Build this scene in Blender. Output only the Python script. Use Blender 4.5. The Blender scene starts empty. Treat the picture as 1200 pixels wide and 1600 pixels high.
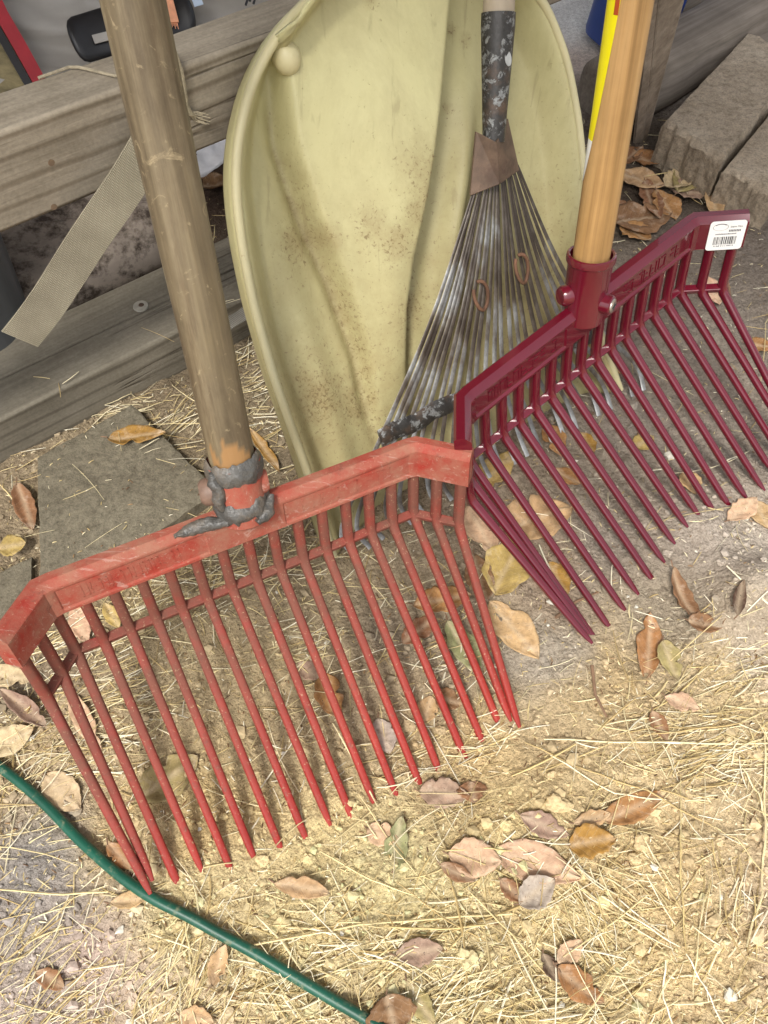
import bpy, math, random
import numpy as np
from mathutils import Vector, Quaternion, Matrix
R_=math.radians
random.seed(7); RNG=np.random.default_rng(11)
SC=bpy.context.scene; COL=SC.collection

# ------------------------------------------------------------------ camera
F,PIT,H=1252.97,R_(56.4467),.66143           # focal length in px of a 1200x1600 frame
cam=bpy.data.objects.new('camera',bpy.data.cameras.new('camera')); COL.objects.link(cam)
cam.location=(0,0,H); cam.rotation_euler=(R_(90)-PIT,0,0)
cam.data.sensor_fit='VERTICAL'; cam.data.sensor_height=24; cam.data.lens=F/1600*24
cam.data.clip_start=.01; cam.data.clip_end=500
SC.camera=cam

# ------------------------------------------------------------------ light
LDIR=Vector((.16,.52,-.84)).normalized()     # the way the sunlight travels
SUN_EL=math.asin(-LDIR.z); SUN_AZ=math.atan2(-LDIR.x,-LDIR.y)
w=bpy.data.worlds.new('World'); SC.world=w; w.use_nodes=True
nt=w.node_tree; bg=nt.nodes['Background']; sky=nt.nodes.new('ShaderNodeTexSky')
sky.sky_type='NISHITA'; sky.sun_disc=False; sky.sun_elevation=SUN_EL; sky.sun_rotation=SUN_AZ
sky.air_density=1.0; sky.dust_density=4.0; sky.ozone_density=0.3
hs=nt.nodes.new('ShaderNodeHueSaturation'); hs.inputs['Saturation'].default_value=.28
nt.links.new(sky.outputs[0],hs.inputs['Color']); nt.links.new(hs.outputs[0],bg.inputs[0]); bg.inputs[1].default_value=.115
sl=bpy.data.lights.new('sun','SUN'); sl.energy=1.5; sl.angle=R_(10); sl.color=(1,.96,.89)
so=bpy.data.objects.new('sun',sl); COL.objects.link(so)
so.rotation_euler=LDIR.to_track_quat('-Z','Y').to_euler(); so.location=(-1,-2,3)
SC.view_settings.view_transform='Standard'; SC.view_settings.look='None'
SC.view_settings.exposure=1.05; SC.view_settings.gamma=1

# ------------------------------------------------------------------ helpers
c_,s_=math.cos(PIT),math.sin(PIT)
def ray(u,v):
    x=(u-600)/F; y=(800-v)/F
    return np.array([x,c_+y*s_,-s_+y*c_])
CAM=np.array([0,0,H])
def gz(u,v,z=0.):
    r=ray(u,v); return CAM+r*((z-H)/r[2])
def at(u,v,d): return CAM+ray(u,v)*d
def onplane(u,v,p0,n):
    r=ray(u,v); return CAM+r*(((p0-CAM)@n)/(r@n))
def unit(v): v=np.asarray(v,float); return v/np.linalg.norm(v)
def lin(c): return tuple(((x/255+.055)/1.055)**2.4 if x/255>.04 else x/255/12.92 for x in c)

def mesh_obj(name,V,Fc,mat=None,parent=None,loc=(0,0,0),quat=None,smooth=True):
    me=bpy.data.meshes.new(name); me.from_pydata([tuple(map(float,v)) for v in V],[],[tuple(f) for f in Fc]); me.update()
    if smooth: me.polygons.foreach_set('use_smooth',[True]*len(me.polygons))
    o=bpy.data.objects.new(name,me); COL.objects.link(o)
    if mat: me.materials.append(mat)
    if parent: o.parent=parent
    o.location=tuple(map(float,loc))
    if quat is not None: o.rotation_mode='QUATERNION'; o.rotation_quaternion=quat
    return o
def thing(name,label,cat,loc=(0,0,0),rz=0,group=None):
    o=bpy.data.objects.new(name,None); COL.objects.link(o); o.empty_display_size=.03
    o.location=tuple(map(float,loc)); o.rotation_euler=(0,0,rz); tag(o,label,cat,group); return o
def tag(o,label=None,cat=None,group=None,kind=None):
    if label: o['label']=label
    if cat: o['category']=cat
    if group: o['group']=group
    if kind: o['kind']=kind
    return o
def auto_smooth(o,deg=35):
    me=o.data; me.update()
    import bmesh
    bm=bmesh.new(); bm.from_mesh(me)
    bmesh.ops.recalc_face_normals(bm,faces=bm.faces)
    for e in bm.edges:
        e.smooth = not (len(e.link_faces)==2 and e.calc_face_angle(0)>R_(deg))
    bm.to_mesh(me); bm.free(); return o
def bevel(o,w=.002,seg=2,deg=30):
    m=o.modifiers.new('bevel','BEVEL'); m.width=w; m.segments=seg; m.limit_method='ANGLE'; m.angle_limit=R_(deg); return o

class MB:
    def __init__(s): s.V=[]; s.F=[]
    def add(s,V,Fc):
        b=len(s.V); s.V+= [np.asarray(v,float) for v in V]; s.F+=[tuple(i+b for i in f) for f in Fc]; return s
    def box(s,a,b,M=None,o=(0,0,0)):
        a=np.asarray(a,float); b=np.asarray(b,float)
        V=[np.array([(a,b)[i][0],(a,b)[j][1],(a,b)[k][2]]) for i in (0,1) for j in (0,1) for k in (0,1)]
        if M is not None: V=[np.asarray(M)@v+np.asarray(o) for v in V]
        return s.add(V,[(0,1,3,2),(4,6,7,5),(0,4,5,1),(2,3,7,6),(0,2,6,4),(1,5,7,3)])
    def tube(s,path,rad,n=10,cap=True,up=None,sec=None):
        path=[np.asarray(p,float) for p in path]; m=len(path)
        if np.isscalar(rad) or isinstance(rad,tuple): rad=[rad]*m
        V=[]; T=[]
        for i in range(m):
            a=path[max(i-1,0)]; b=path[min(i+1,m-1)]; T.append(unit(b-a))
        u=np.asarray(up,float) if up is not None else np.array([0,0,1.]) if abs(T[0][2])<.9 else np.array([1.,0,0])
        X=unit(np.cross(T[0],u))
        for i in range(m):
            X=unit(X-T[i]*(X@T[i])); Y=np.cross(T[i],X)
            r=rad[i]; ra,rb=(r if isinstance(r,(tuple,list)) else (r,r))
            for k in range(n):
                if sec is None: x,y=math.cos(2*math.pi*k/n),math.sin(2*math.pi*k/n)
                else: x,y=sec[k]
                V.append(path[i]+X*x*ra+Y*y*rb)
        Fc=[]
        for i in range(m-1):
            for k in range(n):
                k2=(k+1)%n; Fc.append((i*n+k,i*n+k2,(i+1)*n+k2,(i+1)*n+k))
        if cap:
            Fc.append(tuple(reversed(range(n)))); Fc.append(tuple((m-1)*n+k for k in range(n)))
        return s.add(V,Fc)
    def xf(s,M,t):
        M=np.asarray(M); t=np.asarray(t); s.V=[M@v+t for v in s.V]; return s
    def off(s,d):
        d=np.asarray(d); s.V=[v-d for v in s.V]; return s
    def obj(s,name,mat,parent=None,smooth=True,deg=35,loc=(0,0,0),quat=None):
        o=mesh_obj(name,s.V,s.F,mat,parent,loc,quat,smooth)
        return auto_smooth(o,deg)
def superell(n,p=4):
    out=[]
    for k in range(n):
        a=2*math.pi*(k+.5)/n; c,s=math.cos(a),math.sin(a)
        out.append((math.copysign(abs(c)**(2/p),c),math.copysign(abs(s)**(2/p),s)))
    return out

# value noise
def vnoise(x,y,seed=0):
    x=np.asarray(x,float); y=np.asarray(y,float)
    xi=np.floor(x).astype(np.int64); yi=np.floor(y).astype(np.int64); fx=x-xi; fy=y-yi
    fx=fx*fx*(3-2*fx); fy=fy*fy*(3-2*fy)
    def h(a,b):
        n=(a*374761393+b*668265263+seed*1442695041)&0xffffffff
        n=((n^(n>>13))*1274126177)&0xffffffff
        return ((n^(n>>16))&0xffff)/65535.
    return (h(xi,yi)*(1-fx)+h(xi+1,yi)*fx)*(1-fy)+(h(xi,yi+1)*(1-fx)+h(xi+1,yi+1)*fx)*fy
def fbm(x,y,o=4,seed=0):
    a=.5; t=0; 
    for k in range(o): t=t+a*(vnoise(x,y,seed+k)-.5); x=x*2.03+7.1; y=y*2.03+3.7; a*=.5
    return t

# ------------------------------------------------------------------ materials
class NM:
    def __init__(s,name):
        s.m=bpy.data.materials.new(name); s.m.use_nodes=True; s.t=s.m.node_tree
        s.b=s.t.nodes['Principled BSDF']; s.co=s.t.nodes.new('ShaderNodeTexCoord')
    def n(s,typ,**k):
        nd=s.t.nodes.new('ShaderNode'+typ)
        for a,v in k.items():
            if a.startswith('i_'):
                key=a[2:]; key=int(key) if key.isdigit() else key
                if hasattr(v,'is_output') or isinstance(v,bpy.types.NodeSocket): s.t.links.new(v,nd.inputs[key])
                else: nd.inputs[key].default_value=v
            else: setattr(nd,a,v)
        return nd
    def link(s,a,b): s.t.links.new(a,b)
    def coord(s,scale=(1,1,1),which='Object'):
        mp=s.n('Mapping'); s.link(s.co.outputs[which],mp.inputs[0]); mp.inputs['Scale'].default_value=scale; return mp.outputs[0]
    def noise(s,scale,stretch=(1,1,1),detail=5,rough=.6,dist=0):
        nd=s.n('TexNoise'); s.link(s.coord(stretch),nd.inputs['Vector'])
        nd.inputs['Scale'].default_value=scale; nd.inputs['Detail'].default_value=detail
        nd.inputs['Roughness'].default_value=rough; nd.inputs['Distortion'].default_value=dist
        return nd.outputs['Fac']
    def ramp(s,fac,stops):
        r=s.n('ValToRGB'); s.link(fac,r.inputs[0]); e=r.color_ramp.elements
        while len(e)<len(stops): e.new(.5)
        for k,(p,c) in enumerate(stops): e[k].position=p; e[k].color=(*c,1) if len(c)==3 else c
        return r.outputs[0]
    def mix(s,fac,a,b,mode='MIX'):
        x=s.n('Mix',data_type='RGBA',blend_type=mode)
        for v,i in ((fac,0),(a,6),(b,7)):
            if isinstance(v,bpy.types.NodeSocket): s.link(v,x.inputs[i])
            else: x.inputs[i].default_value=v if i==0 else (*v,1)
        return x.outputs[2]
    def math(s,op,a,b=0.):
        x=s.n('Math',operation=op)
        for v,i in ((a,0),(b,1)):
            if isinstance(v,bpy.types.NodeSocket): s.link(v,x.inputs[i])
            else: x.inputs[i].default_value=v
        return x.outputs[0]
    def attr(s,name):
        a=s.n('Attribute'); a.attribute_name=name; return a
    def bump(s,hgt,strength=.3,dist=.002):
        b=s.n('Bump'); s.link(hgt,b.inputs['Height']); b.inputs['Strength'].default_value=strength; b.inputs['Distance'].default_value=dist
        s.link(b.outputs[0],s.b.inputs['Normal'])
    def done(s,col,rough=.6,metal=0,coat=0,spec=.5):
        if isinstance(col,bpy.types.NodeSocket): s.link(col,s.b.inputs['Base Color'])
        else: s.b.inputs['Base Color'].default_value=(*col,1)
        if isinstance(rough,bpy.types.NodeSocket): s.link(rough,s.b.inputs['Roughness'])
        else: s.b.inputs['Roughness'].default_value=rough
        s.b.inputs['Metallic'].default_value=metal; s.b.inputs['Coat Weight'].default_value=coat
        s.b.inputs['Specular IOR Level'].default_value=spec
        return s.m
def B(t): return (0,0,0) if t==0 else (1,1,1)
BW=lambda a,b:[(a,(0,0,0)),(b,(1,1,1))]

def mat_ground():
    m=NM('soil'); a=m.attr('soil').outputs['Color']
    n1=m.noise(9,detail=8,rough=.7); n2=m.noise(160,detail=6,rough=.75); n3=m.noise(520,detail=3,rough=.8)
    c=m.mix(.9,a,m.ramp(n1,[(.3,(.80,.78,.77)),(.7,(1.15,1.15,1.14))]),'MULTIPLY')
    c=m.mix(.9,c,m.ramp(n2,[(.3,(.66,.63,.60)),(.5,(1,1,1)),(.72,(1.28,1.27,1.24))]),'MULTIPLY')
    c=m.mix(.8,c,m.ramp(n3,[(.32,(.70,.68,.66)),(.6,(1.15,1.15,1.15))]),'MULTIPLY')
    vo=m.n('TexVoronoi'); m.link(m.coord(),vo.inputs['Vector']); vo.inputs['Scale'].default_value=230
    h=m.math('ADD',m.math('MULTIPLY',n2,1.2),m.math('MULTIPLY',vo.outputs['Distance'],-.5))
    h=m.math('ADD',h,m.math('MULTIPLY',n3,.5))
    m.bump(h,1.0,.005)
    return m.done(c,.95,spec=.15)
def mat_wood(name,dark,mid,light,sc=1,axis=0,rough=.75,bump=.25,dirt=None,rings=60):
    m=NM(name); st=[1,1,1]; st[axis]=.05
    n1=m.noise(rings*sc,st,detail=6,rough=.65,dist=.6); st2=list(st); st2[axis]=.012
    n2=m.noise(220*sc,st2,detail=4,rough=.7); n3=m.noise(14*sc,detail=5)
    c=m.ramp(n1,[(.3,dark),(.5,mid),(.7,light)])
    c=m.mix(.55,c,m.ramp(n2,[(.3,(.55,.53,.5)),(.62,(1.2,1.2,1.18))]),'MULTIPLY')
    c=m.mix(.8,c,m.ramp(n3,[(.3,(.72,.70,.68)),(.7,(1.18,1.18,1.18))]),'MULTIPLY')
    if dirt:
        d=m.noise(22*sc,detail=7,rough=.75); c=m.mix(m.ramp(d,BW(.58,.72)),c,dirt)
    m.bump(m.math('ADD',n1,m.math('MULTIPLY',n2,.8)),bump,.002)
    return m.done(c,rough,spec=.3)
def mat_weathered(name,base,line,axis=0):
    # sawn timber with dark growth-ring lines along its length
    m=NM(name); st=[1,1,1]; st[axis]=.035
    n=m.noise(26,st,detail=3,rough=.5,dist=.3)
    wv=m.n('TexWave',wave_type='BANDS',bands_direction='Z'); m.link(m.coord((.12,1,1)),wv.inputs['Vector'])
    wv.inputs['Scale'].default_value=20; wv.inputs['Distortion'].default_value=3.5; wv.inputs['Detail'].default_value=2; wv.inputs['Detail Scale'].default_value=1.6
    n2=m.noise(160,(.03,1,1),detail=5,rough=.7); n3=m.noise(9,detail=6,rough=.7); n4=m.noise(300,detail=3)
    c=m.mix(m.ramp(wv.outputs['Fac'],[(.0,(1,1,1)),(.10,(.6,.6,.6)),(.26,(0,0,0))]),base,line)
    c=m.mix(.6,c,m.ramp(n2,[(.3,(.66,.64,.62)),(.65,(1.15,1.15,1.15))]),'MULTIPLY')
    c=m.mix(.8,c,m.ramp(n3,[(.32,(.62,.6,.56)),(.68,(1.15,1.14,1.12))]),'MULTIPLY')
    c=m.mix(.4,c,m.ramp(n4,[(.35,(.7,.7,.7)),(.65,(1.15,1.15,1.15))]),'MULTIPLY')
    ck=m.noise(34,(.018,1,1),detail=3,rough=.5,dist=.15); ckf=m.ramp(ck,[(.505,(0,0,0)),(.512,(1,1,1)),(.519,(0,0,0))]); gate=m.ramp(m.noise(5,detail=3),BW(.50,.58))
    ckf=m.math('MULTIPLY',ckf,gate); c=m.mix(m.math('MULTIPLY',ckf,.75),c,(.05,.038,.028))
    stn=m.noise(26,(.25,1,1),detail=7,rough=.75); c=m.mix(m.math('MULTIPLY',m.ramp(stn,BW(.56,.72)),.5),c,(.10,.08,.058))
    m.bump(m.math('SUBTRACT',n2,m.math('MULTIPLY',ckf,1.5)),.4,.002)
    return m.done(c,.85,spec=.2)
def mat_plain(name,col,var=.25,sc=30,rough=.5,metal=0,coat=0,dirt=None,dthr=(.55,.7),dsc=25,bump=0,bsc=200,spec=.5,stretch=(1,1,1)):
    m=NM(name); n=m.noise(sc,stretch,detail=6,rough=.65)
    lo=tuple(x*(1-var) for x in col); hi=tuple(min(1,x*(1+var)) for x in col)
    c=m.ramp(n,[(.3,lo),(.7,hi)])
    r=rough
    if dirt:
        d=m.noise(dsc,stretch,detail=8,rough=.72); f=m.ramp(d,BW(*dthr)); c=m.mix(f,c,dirt)
        r=m.math('ADD',m.math('MULTIPLY',f,.3),rough)
    if bump: m.bump(m.noise(bsc,stretch,detail=4,rough=.7),bump,.0015)
    return m.done(c,r,metal,coat,spec)
def mat_attr(name,attr,rough=.7,var=.3,sc=80,spec=.3,trans=0):
    m=NM(name); a=m.attr(attr).outputs['Color']
    c=m.mix(.9,a,m.ramp(m.noise(sc,detail=5),[(.3,(1-var,)*3),(.7,(1+var*.6,)*3)]),'MULTIPLY')
    return m.done(c,rough,spec=spec)
def mat_leaf():
    m=NM('dry_leaf'); oi=m.n('ObjectInfo').outputs['Color']
    rnd=m.n('ObjectInfo').outputs['Random']
    n=m.noise(55,detail=7,rough=.7); n2=m.noise(260,detail=4,rough=.7)
    # side veins: chevrons about the midrib (local x along the leaf)
    sep=m.n('SeparateXYZ'); m.link(m.co.outputs['Object'],sep.inputs[0])
    ay=m.math('ABSOLUTE',sep.outputs['Y']); ph=m.math('SUBTRACT',sep.outputs['X'],m.math('MULTIPLY',ay,.9))
    wv=m.math('SINE',m.math('ADD',m.math('MULTIPLY',ph,900.),m.math('MULTIPLY',n2,5.))); vein=m.ramp(wv,[(.86,(0,0,0)),(1.,(1,1,1))])
    mid=m.ramp(ay,[(.0004,(1,1,1)),(.0011,(0,0,0))])
    c=m.mix(.9,oi,m.ramp(n,[(.28,(.55,.5,.46)),(.5,(1,1,1)),(.72,(1.25,1.22,1.15))]),'MULTIPLY')
    c=m.mix(.6,c,m.ramp(n2,[(.3,(.7,.68,.66)),(.6,(1.1,1.1,1.1))]),'MULTIPLY')
    c=m.mix(m.math('MULTIPLY',vein,m.math('MULTIPLY',n,.22)),c,(.55,.44,.32)); c=m.mix(m.math('MULTIPLY',mid,.4),c,(.6,.48,.33))
    blo=m.noise(95,detail=6,rough=.75,dist=.8); c=m.mix(m.math('MULTIPLY',m.ramp(blo,BW(.54,.68)),.45),c,(.16,.10,.065))
    bl2=m.noise(70,detail=5,rough=.7,dist=.5); c=m.mix(m.math('MULTIPLY',m.ramp(bl2,BW(.55,.70)),.35),c,(.62,.53,.42))
    sp=m.noise(420,detail=2); c=m.mix(m.ramp(sp,BW(.69,.74)),c,(.05,.035,.03))
    m.bump(m.math('ADD',m.math('MULTIPLY',vein,-.5),n2),.35,.001)
    return m.done(c,.85,spec=.15)

M={}
M['soil']=mat_ground()
M['straw']=mat_attr('straw_fibre','tint',.55,.25,120)
M['crumb']=mat_attr('soil_crumb','tint',.95,.3,300,.1)
M['leaf']=mat_leaf()
def mat_redfork():
    m=NM('worn_red_paint'); n=m.noise(18,detail=6); d=m.noise(30,detail=8,rough=.75); g=m.noise(420,detail=3,rough=.7)
    c=m.ramp(n,[(.3,(.25,.026,.019)),(.55,(.31,.044,.030)),(.75,(.33,.082,.055))])
    f=m.math('MULTIPLY',m.ramp(d,BW(.36,.64)),.72); c=m.mix(f,c,(.30,.17,.115))
    c=m.mix(m.math('MULTIPLY',m.ramp(g,BW(.62,.72)),.6),c,(.42,.28,.19))
    sc=m.noise(190,(.12,1,.5),detail=4,rough=.65,dist=1.2); c=m.mix(m.math('MULTIPLY',m.ramp(sc,BW(.60,.66)),.45),c,(.45,.30,.25))
    sd=m.noise(75,detail=8,rough=.8,dist=.5); c=m.mix(m.math('MULTIPLY',m.ramp(sd,BW(.58,.68)),.55),c,(.13,.06,.045))
    m.bump(m.math('ADD',d,m.math('MULTIPLY',g,.6)),.3,.0015)
    return m.done(c,m.math('ADD',m.math('MULTIPLY',f,.3),.58),spec=.15)
def mat_redtine():
    m=NM('soiled_red_tine'); n=m.noise(18,detail=6); g=m.noise(380,detail=4,rough=.75); d=m.noise(40,detail=6,rough=.7)
    sp=m.n('SeparateXYZ'); ge=m.n('NewGeometry'); m.link(ge.outputs['Position'],sp.inputs[0])
    c=m.ramp(n,[(.3,(.235,.017,.014)),(.7,(.32,.036,.025))])
    # dried manure film worn off the lower, used part of each tine
    zz=m.n('MapRange'); m.link(sp.outputs['Z'],zz.inputs[0]); zz.inputs[1].default_value=.015; zz.inputs[2].default_value=.085; 
    f=m.math('MULTIPLY',m.math('MULTIPLY',m.math('ADD',m.math('MULTIPLY',m.ramp(d,BW(.30,.56)),.60),.40),zz.outputs[0]),.9)
    c=m.mix(f,c,(.15,.062,.042))
    ck=m.noise(110,detail=8,rough=.8); c=m.mix(m.math('MULTIPLY',m.ramp(ck,BW(.55,.66)),.6),c,(.115,.055,.038))
    c=m.mix(m.math('MULTIPLY',m.ramp(g,BW(.60,.68)),.65),c,(.40,.28,.17))
    m.bump(m.math('ADD',d,g),.3,.0012)
    return m.done(c,m.math('ADD',m.math('MULTIPLY',f,.35),.48),spec=.3)
M['red']=mat_redfork(); M['redtine']=mat_redtine()
M['maroon']=mat_plain('glossy_maroon_plastic',(.105,.004,.0135),.12,12,.24,coat=1.,bump=.015,bsc=90,spec=.3)
M['newwood']=mat_wood('new_ash_handle',(.27,.155,.058),(.38,.225,.088),(.45,.285,.125),1,2,.42,.12,rings=70)
def mat_oldhandle():
    m=NM('worn_handle_wood'); a=m.attr('bare').outputs['Fac']
    n1=m.noise(55,(1,1,.06),detail=6,rough=.65,dist=.8); n2=m.noise(240,(1,1,.015),detail=4,rough=.7); n3=m.noise(17,(1,1,.4),detail=7,rough=.7)
    c=m.ramp(n1,[(.28,(.09,.068,.040)),(.5,(.155,.122,.075)),(.7,(.225,.185,.12))])
    c=m.mix(.9,c,m.ramp(n3,[(.32,(.50,.45,.42)),(.5,(1,.98,.94)),(.68,(1.32,1.30,1.16))]),'MULTIPLY')
    c=m.mix(.5,c,m.ramp(n2,[(.3,(.6,.58,.56)),(.62,(1.15,1.15,1.15))]),'MULTIPLY')
    sc=m.noise(150,(1,.3,.6),detail=5,dist=1.2,rough=.7); c=m.mix(m.math('MULTIPLY',m.ramp(sc,BW(.60,.68)),.5),c,(.40,.32,.19))
    dk=m.noise(30,(1,1,.12),detail=7,rough=.75); c=m.mix(m.math('MULTIPLY',m.ramp(dk,BW(.52,.66)),.7),c,(.075,.045,.022))
    c=m.mix(a,c,m.mix(n2,(.24,.125,.045),(.33,.19,.08)))
    m.bump(m.math('ADD',n1,n2),.22,.0015)
    return m.done(c,.55,spec=.35)
M['oldwood']=mat_oldhandle()
M['putty']=mat_plain('grey_epoxy_putty',(.075,.072,.066),.5,70,.34,bump=1.,bsc=170,dirt=(.17,.135,.10),dthr=(.50,.68))
def mat_shovel():
    m=NM('dirty_cream_plastic')
    n=m.noise(7,detail=5); fl=m.noise(330,(1,1,1),detail=5,rough=.68,dist=.5); st=m.noise(60,detail=9,rough=.78); br=m.noise(5.5,detail=6,rough=.65)
    sep=m.n('SeparateXYZ'); m.link(m.co.outputs['Object'],sep.inputs[0])
    low=m.n('MapRange'); m.link(sep.outputs['Z'],low.inputs[0]); low.inputs[1].default_value=.33; low.inputs[2].default_value=.12
    a=m.attr('soil_mask').outputs['Fac']
    c=m.ramp(n,[(.3,(.475,.44,.225)),(.7,(.56,.53,.29))])
    gm=m.noise(13,(1,1,.45),detail=9,rough=.78,dist=.4); c=m.mix(m.math('MULTIPLY',m.ramp(gm,BW(.40,.66)),.38),c,(.26,.215,.115))
    scr=m.noise(130,(1,.2,.10),detail=4,rough=.6,dist=.7); c=m.mix(m.math('MULTIPLY',m.ramp(scr,BW(.62,.70)),.30),c,(.20,.155,.08))
    f=m.math('MULTIPLY',m.ramp(m.math('ADD',m.math('MULTIPLY',br,.55),m.math('MULTIPLY',st,.45)),BW(.30,.56)),low.outputs[0])
    c=m.mix(m.math('MULTIPLY',f,.66),c,(.30,.225,.10))
    k=m.math('ADD',m.math('ADD',m.math('MULTIPLY',low.outputs[0],.075),m.math('MULTIPLY',m.math('SUBTRACT',br,.5),.16)),m.math('MULTIPLY',a,.10))
    spk=m.ramp(m.math('ADD',fl,k),BW(.65,.76)); c=m.mix(m.math('MULTIPLY',spk,.7),c,(.14,.085,.035))
    sm=m.ramp(m.math('MULTIPLY',a,m.math('ADD',m.math('MULTIPLY',st,1.5),-.1)),BW(.25,.85)); c=m.mix(m.math('MULTIPLY',sm,.42),c,(.21,.14,.055))
    cz=m.attr('crease').outputs['Fac']; c=m.mix(m.math('MULTIPLY',m.math('MULTIPLY',cz,m.ramp(st,BW(.30,.60))),.75),c,(.16,.115,.05))  # crease lines: dirt plus painted shade where the folds look too flat
    m.bump(st,.10,.002)
    return m.done(c,m.math('ADD',m.math('MULTIPLY',f,.25),.45),spec=.35)
M['shovel']=mat_shovel()
M['rimplastic']=mat_plain('cream_plastic_rim',(.53,.48,.28),.13,14,.42,dirt=(.28,.20,.09),dthr=(.66,.74),dsc=60)
def mat_rake():
    m=NM('flaking_black_steel'); n=m.noise(110,detail=8,rough=.75,dist=.4); n2=m.noise(40,detail=6,rough=.65); n3=m.noise(300,detail=4,rough=.7)
    c=m.mix(m.ramp(n2,BW(.50,.66)),(.04,.038,.036),(.10,.066,.045))
    fl=m.ramp(n,BW(.54,.58)); c=m.mix(fl,c,(.24,.25,.25))
    c=m.mix(.7,c,m.ramp(n3,[(.3,(.6,.58,.56)),(.65,(1.2,1.2,1.2))]),'MULTIPLY')
    m.bump(m.math('ADD',m.math('MULTIPLY',fl,-.6),n3),.4,.001)
    return m.done(c,.42,.25,spec=.5)
def mat_tine():
    m=NM('worn_steel_tine'); n=m.noise(26,(1,1,.5),detail=6,rough=.6); n2=m.noise(300,detail=4,rough=.7)
    a=m.attr('along').outputs['Fac']
    v=m.math('ADD',n,m.math('MULTIPLY',m.math('SUBTRACT',a,.5),.30))
    c=m.ramp(v,[(.36,(.06,.046,.036)),(.46,(.12,.10,.082)),(.54,(.22,.22,.215)),(.68,(.40,.41,.41))])
    c=m.mix(.6,c,m.ramp(n2,[(.3,(.6,.58,.56)),(.65,(1.2,1.2,1.2))]),'MULTIPLY')
    m.bump(n2,.2,.001)
    return m.done(c,.42,.3,spec=.5)
M['rake']=mat_rake(); M['steel']=mat_tine()
M['rust']=mat_plain('brown_rusty_steel',(.12,.078,.052),.5,45,.6,.2,bump=.25,bsc=260,dirt=(.10,.06,.045))
M['ringrust']=mat_plain('orange_rusted_wire',(.145,.072,.040),.35,60,.75,.1,bump=.3,bsc=300)
M['greywood']=mat_plain('grey_tan_handle_wood',(.36,.30,.22),.2,40,.6,stretch=(1,1,.1),bump=.1)
M['rail']=mat_weathered('weathered_pine_rail',(.30,.262,.205),(.195,.162,.12))
M['board']=mat_weathered('grey_treated_board',(.215,.195,.155),(.145,.128,.10))
M['stake']=mat_wood('grey_split_wood',(.20,.16,.125),(.29,.24,.19),(.37,.32,.26),.8,2,.85,.3)
M['knot']=mat_plain('dark_knot',(.15,.10,.06),.3,200,.8)
M['timber']=mat_wood('old_grey_timber',(.12,.10,.08),(.20,.17,.14),(.27,.235,.20),.8,0,.9,.35,rings=45)
def mat_conc(name,col,dark):
    m=NM(name); n=m.noise(8,detail=8,rough=.7); n2=m.noise(120,detail=6,rough=.75); n3=m.noise(420,detail=3,rough=.7)
    c=m.mix(m.ramp(n,BW(.35,.68)),dark,col)
    c=m.mix(.9,c,m.ramp(n2,[(.3,(.55,.53,.5)),(.5,(1,1,1)),(.7,(1.3,1.28,1.25))]),'MULTIPLY')
    c=m.mix(.6,c,m.ramp(n3,[(.35,(.6,.6,.6)),(.6,(1.1,1.1,1.1))]),'MULTIPLY')
    m.bump(m.math('ADD',n2,m.math('MULTIPLY',n3,.6)),.6,.003)
    return m.done(c,.93,spec=.15)
M['paver']=mat_conc('dusty_concrete_paver',(.205,.182,.132),(.15,.13,.093))
M['block']=mat_conc('rough_concrete_block',(.40,.335,.255),(.24,.19,.135))
def mat_web(name,c1,c2,n=46):
    m=NM(name); 
    a=m.n('TexWave',wave_type='BANDS',bands_direction='X'); m.link(m.coord(),a.inputs[0]); a.inputs['Scale'].default_value=n*3.2
    b=m.n('TexWave',wave_type='BANDS',bands_direction='Y'); m.link(m.coord(),b.inputs[0]); b.inputs['Scale'].default_value=n*4.6
    p=m.math('MULTIPLY',a.outputs['Fac'],b.outputs['Fac']); d=m.noise(20,detail=6)
    c=m.mix(p,c1,c2); c=m.mix(.8,c,m.ramp(d,[(.3,(.62,.6,.56)),(.7,(1.15,1.15,1.12))]),'MULTIPLY')
    m.bump(p,.6,.001); return m.done(c,.6,spec=.35)
M['strap']=mat_web('tan_woven_webbing',(.25,.225,.165),(.50,.455,.35),58)
M['greystrap']=mat_web('grey_woven_webbing',(.16,.15,.13),(.42,.40,.35))
M['cord']=mat_plain('frayed_jute_cord',(.34,.29,.20),.3,300,.8,bump=.5,bsc=600)
M['bag']=mat_plain('grey_white_woven_sack',(.37,.35,.32),.12,12,.55,dirt=(.30,.27,.24),dthr=(.6,.8),dsc=9,bump=.12,bsc=500)
M['bagred']=mat_plain('red_binding_tape',(.33,.012,.022),.15,60,.6)
M['black']=mat_plain('black_moulded_plastic',(.012,.012,.014),.3,40,.35)
M['hay']=mat_plain('hay_seen_through_mesh',(.23,.19,.10),.45,90,.9,stretch=(.25,1,1),bump=.6,bsc=160)
M['orange']=mat_plain('pale_orange_tape',(.80,.36,.20),.15,200,.6,stretch=(1,1,.1))
M['paleblue']=mat_plain('pale_blue_tag',(.45,.55,.68),.1,40,.5)
M['sack']=mat_plain('dirty_pale_paper_sack',(.27,.225,.185),.35,14,.85,dirt=(.055,.04,.03),dthr=(.46,.60),dsc=30,bump=.25,bsc=60)
M['darkbag']=mat_plain('dark_grey_plastic_sheet',(.09,.095,.10),.4,18,.35,stretch=(1,1,.15),bump=.3,bsc=40)
M['whiteplastic']=mat_plain('white_plastic_wrapper',(.50,.50,.52),.2,40,.35,bump=.3,bsc=80)
M['ink']=mat_plain('dark_print',(.03,.03,.035),.1,40,.6)
M['grayink']=mat_plain('grey_print',(.13,.13,.14),.1,40,.6)
M['blue']=mat_plain('blue_moulded_plastic',(.015,.05,.24),.25,10,.3,bump=.1,bsc=40)
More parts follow.
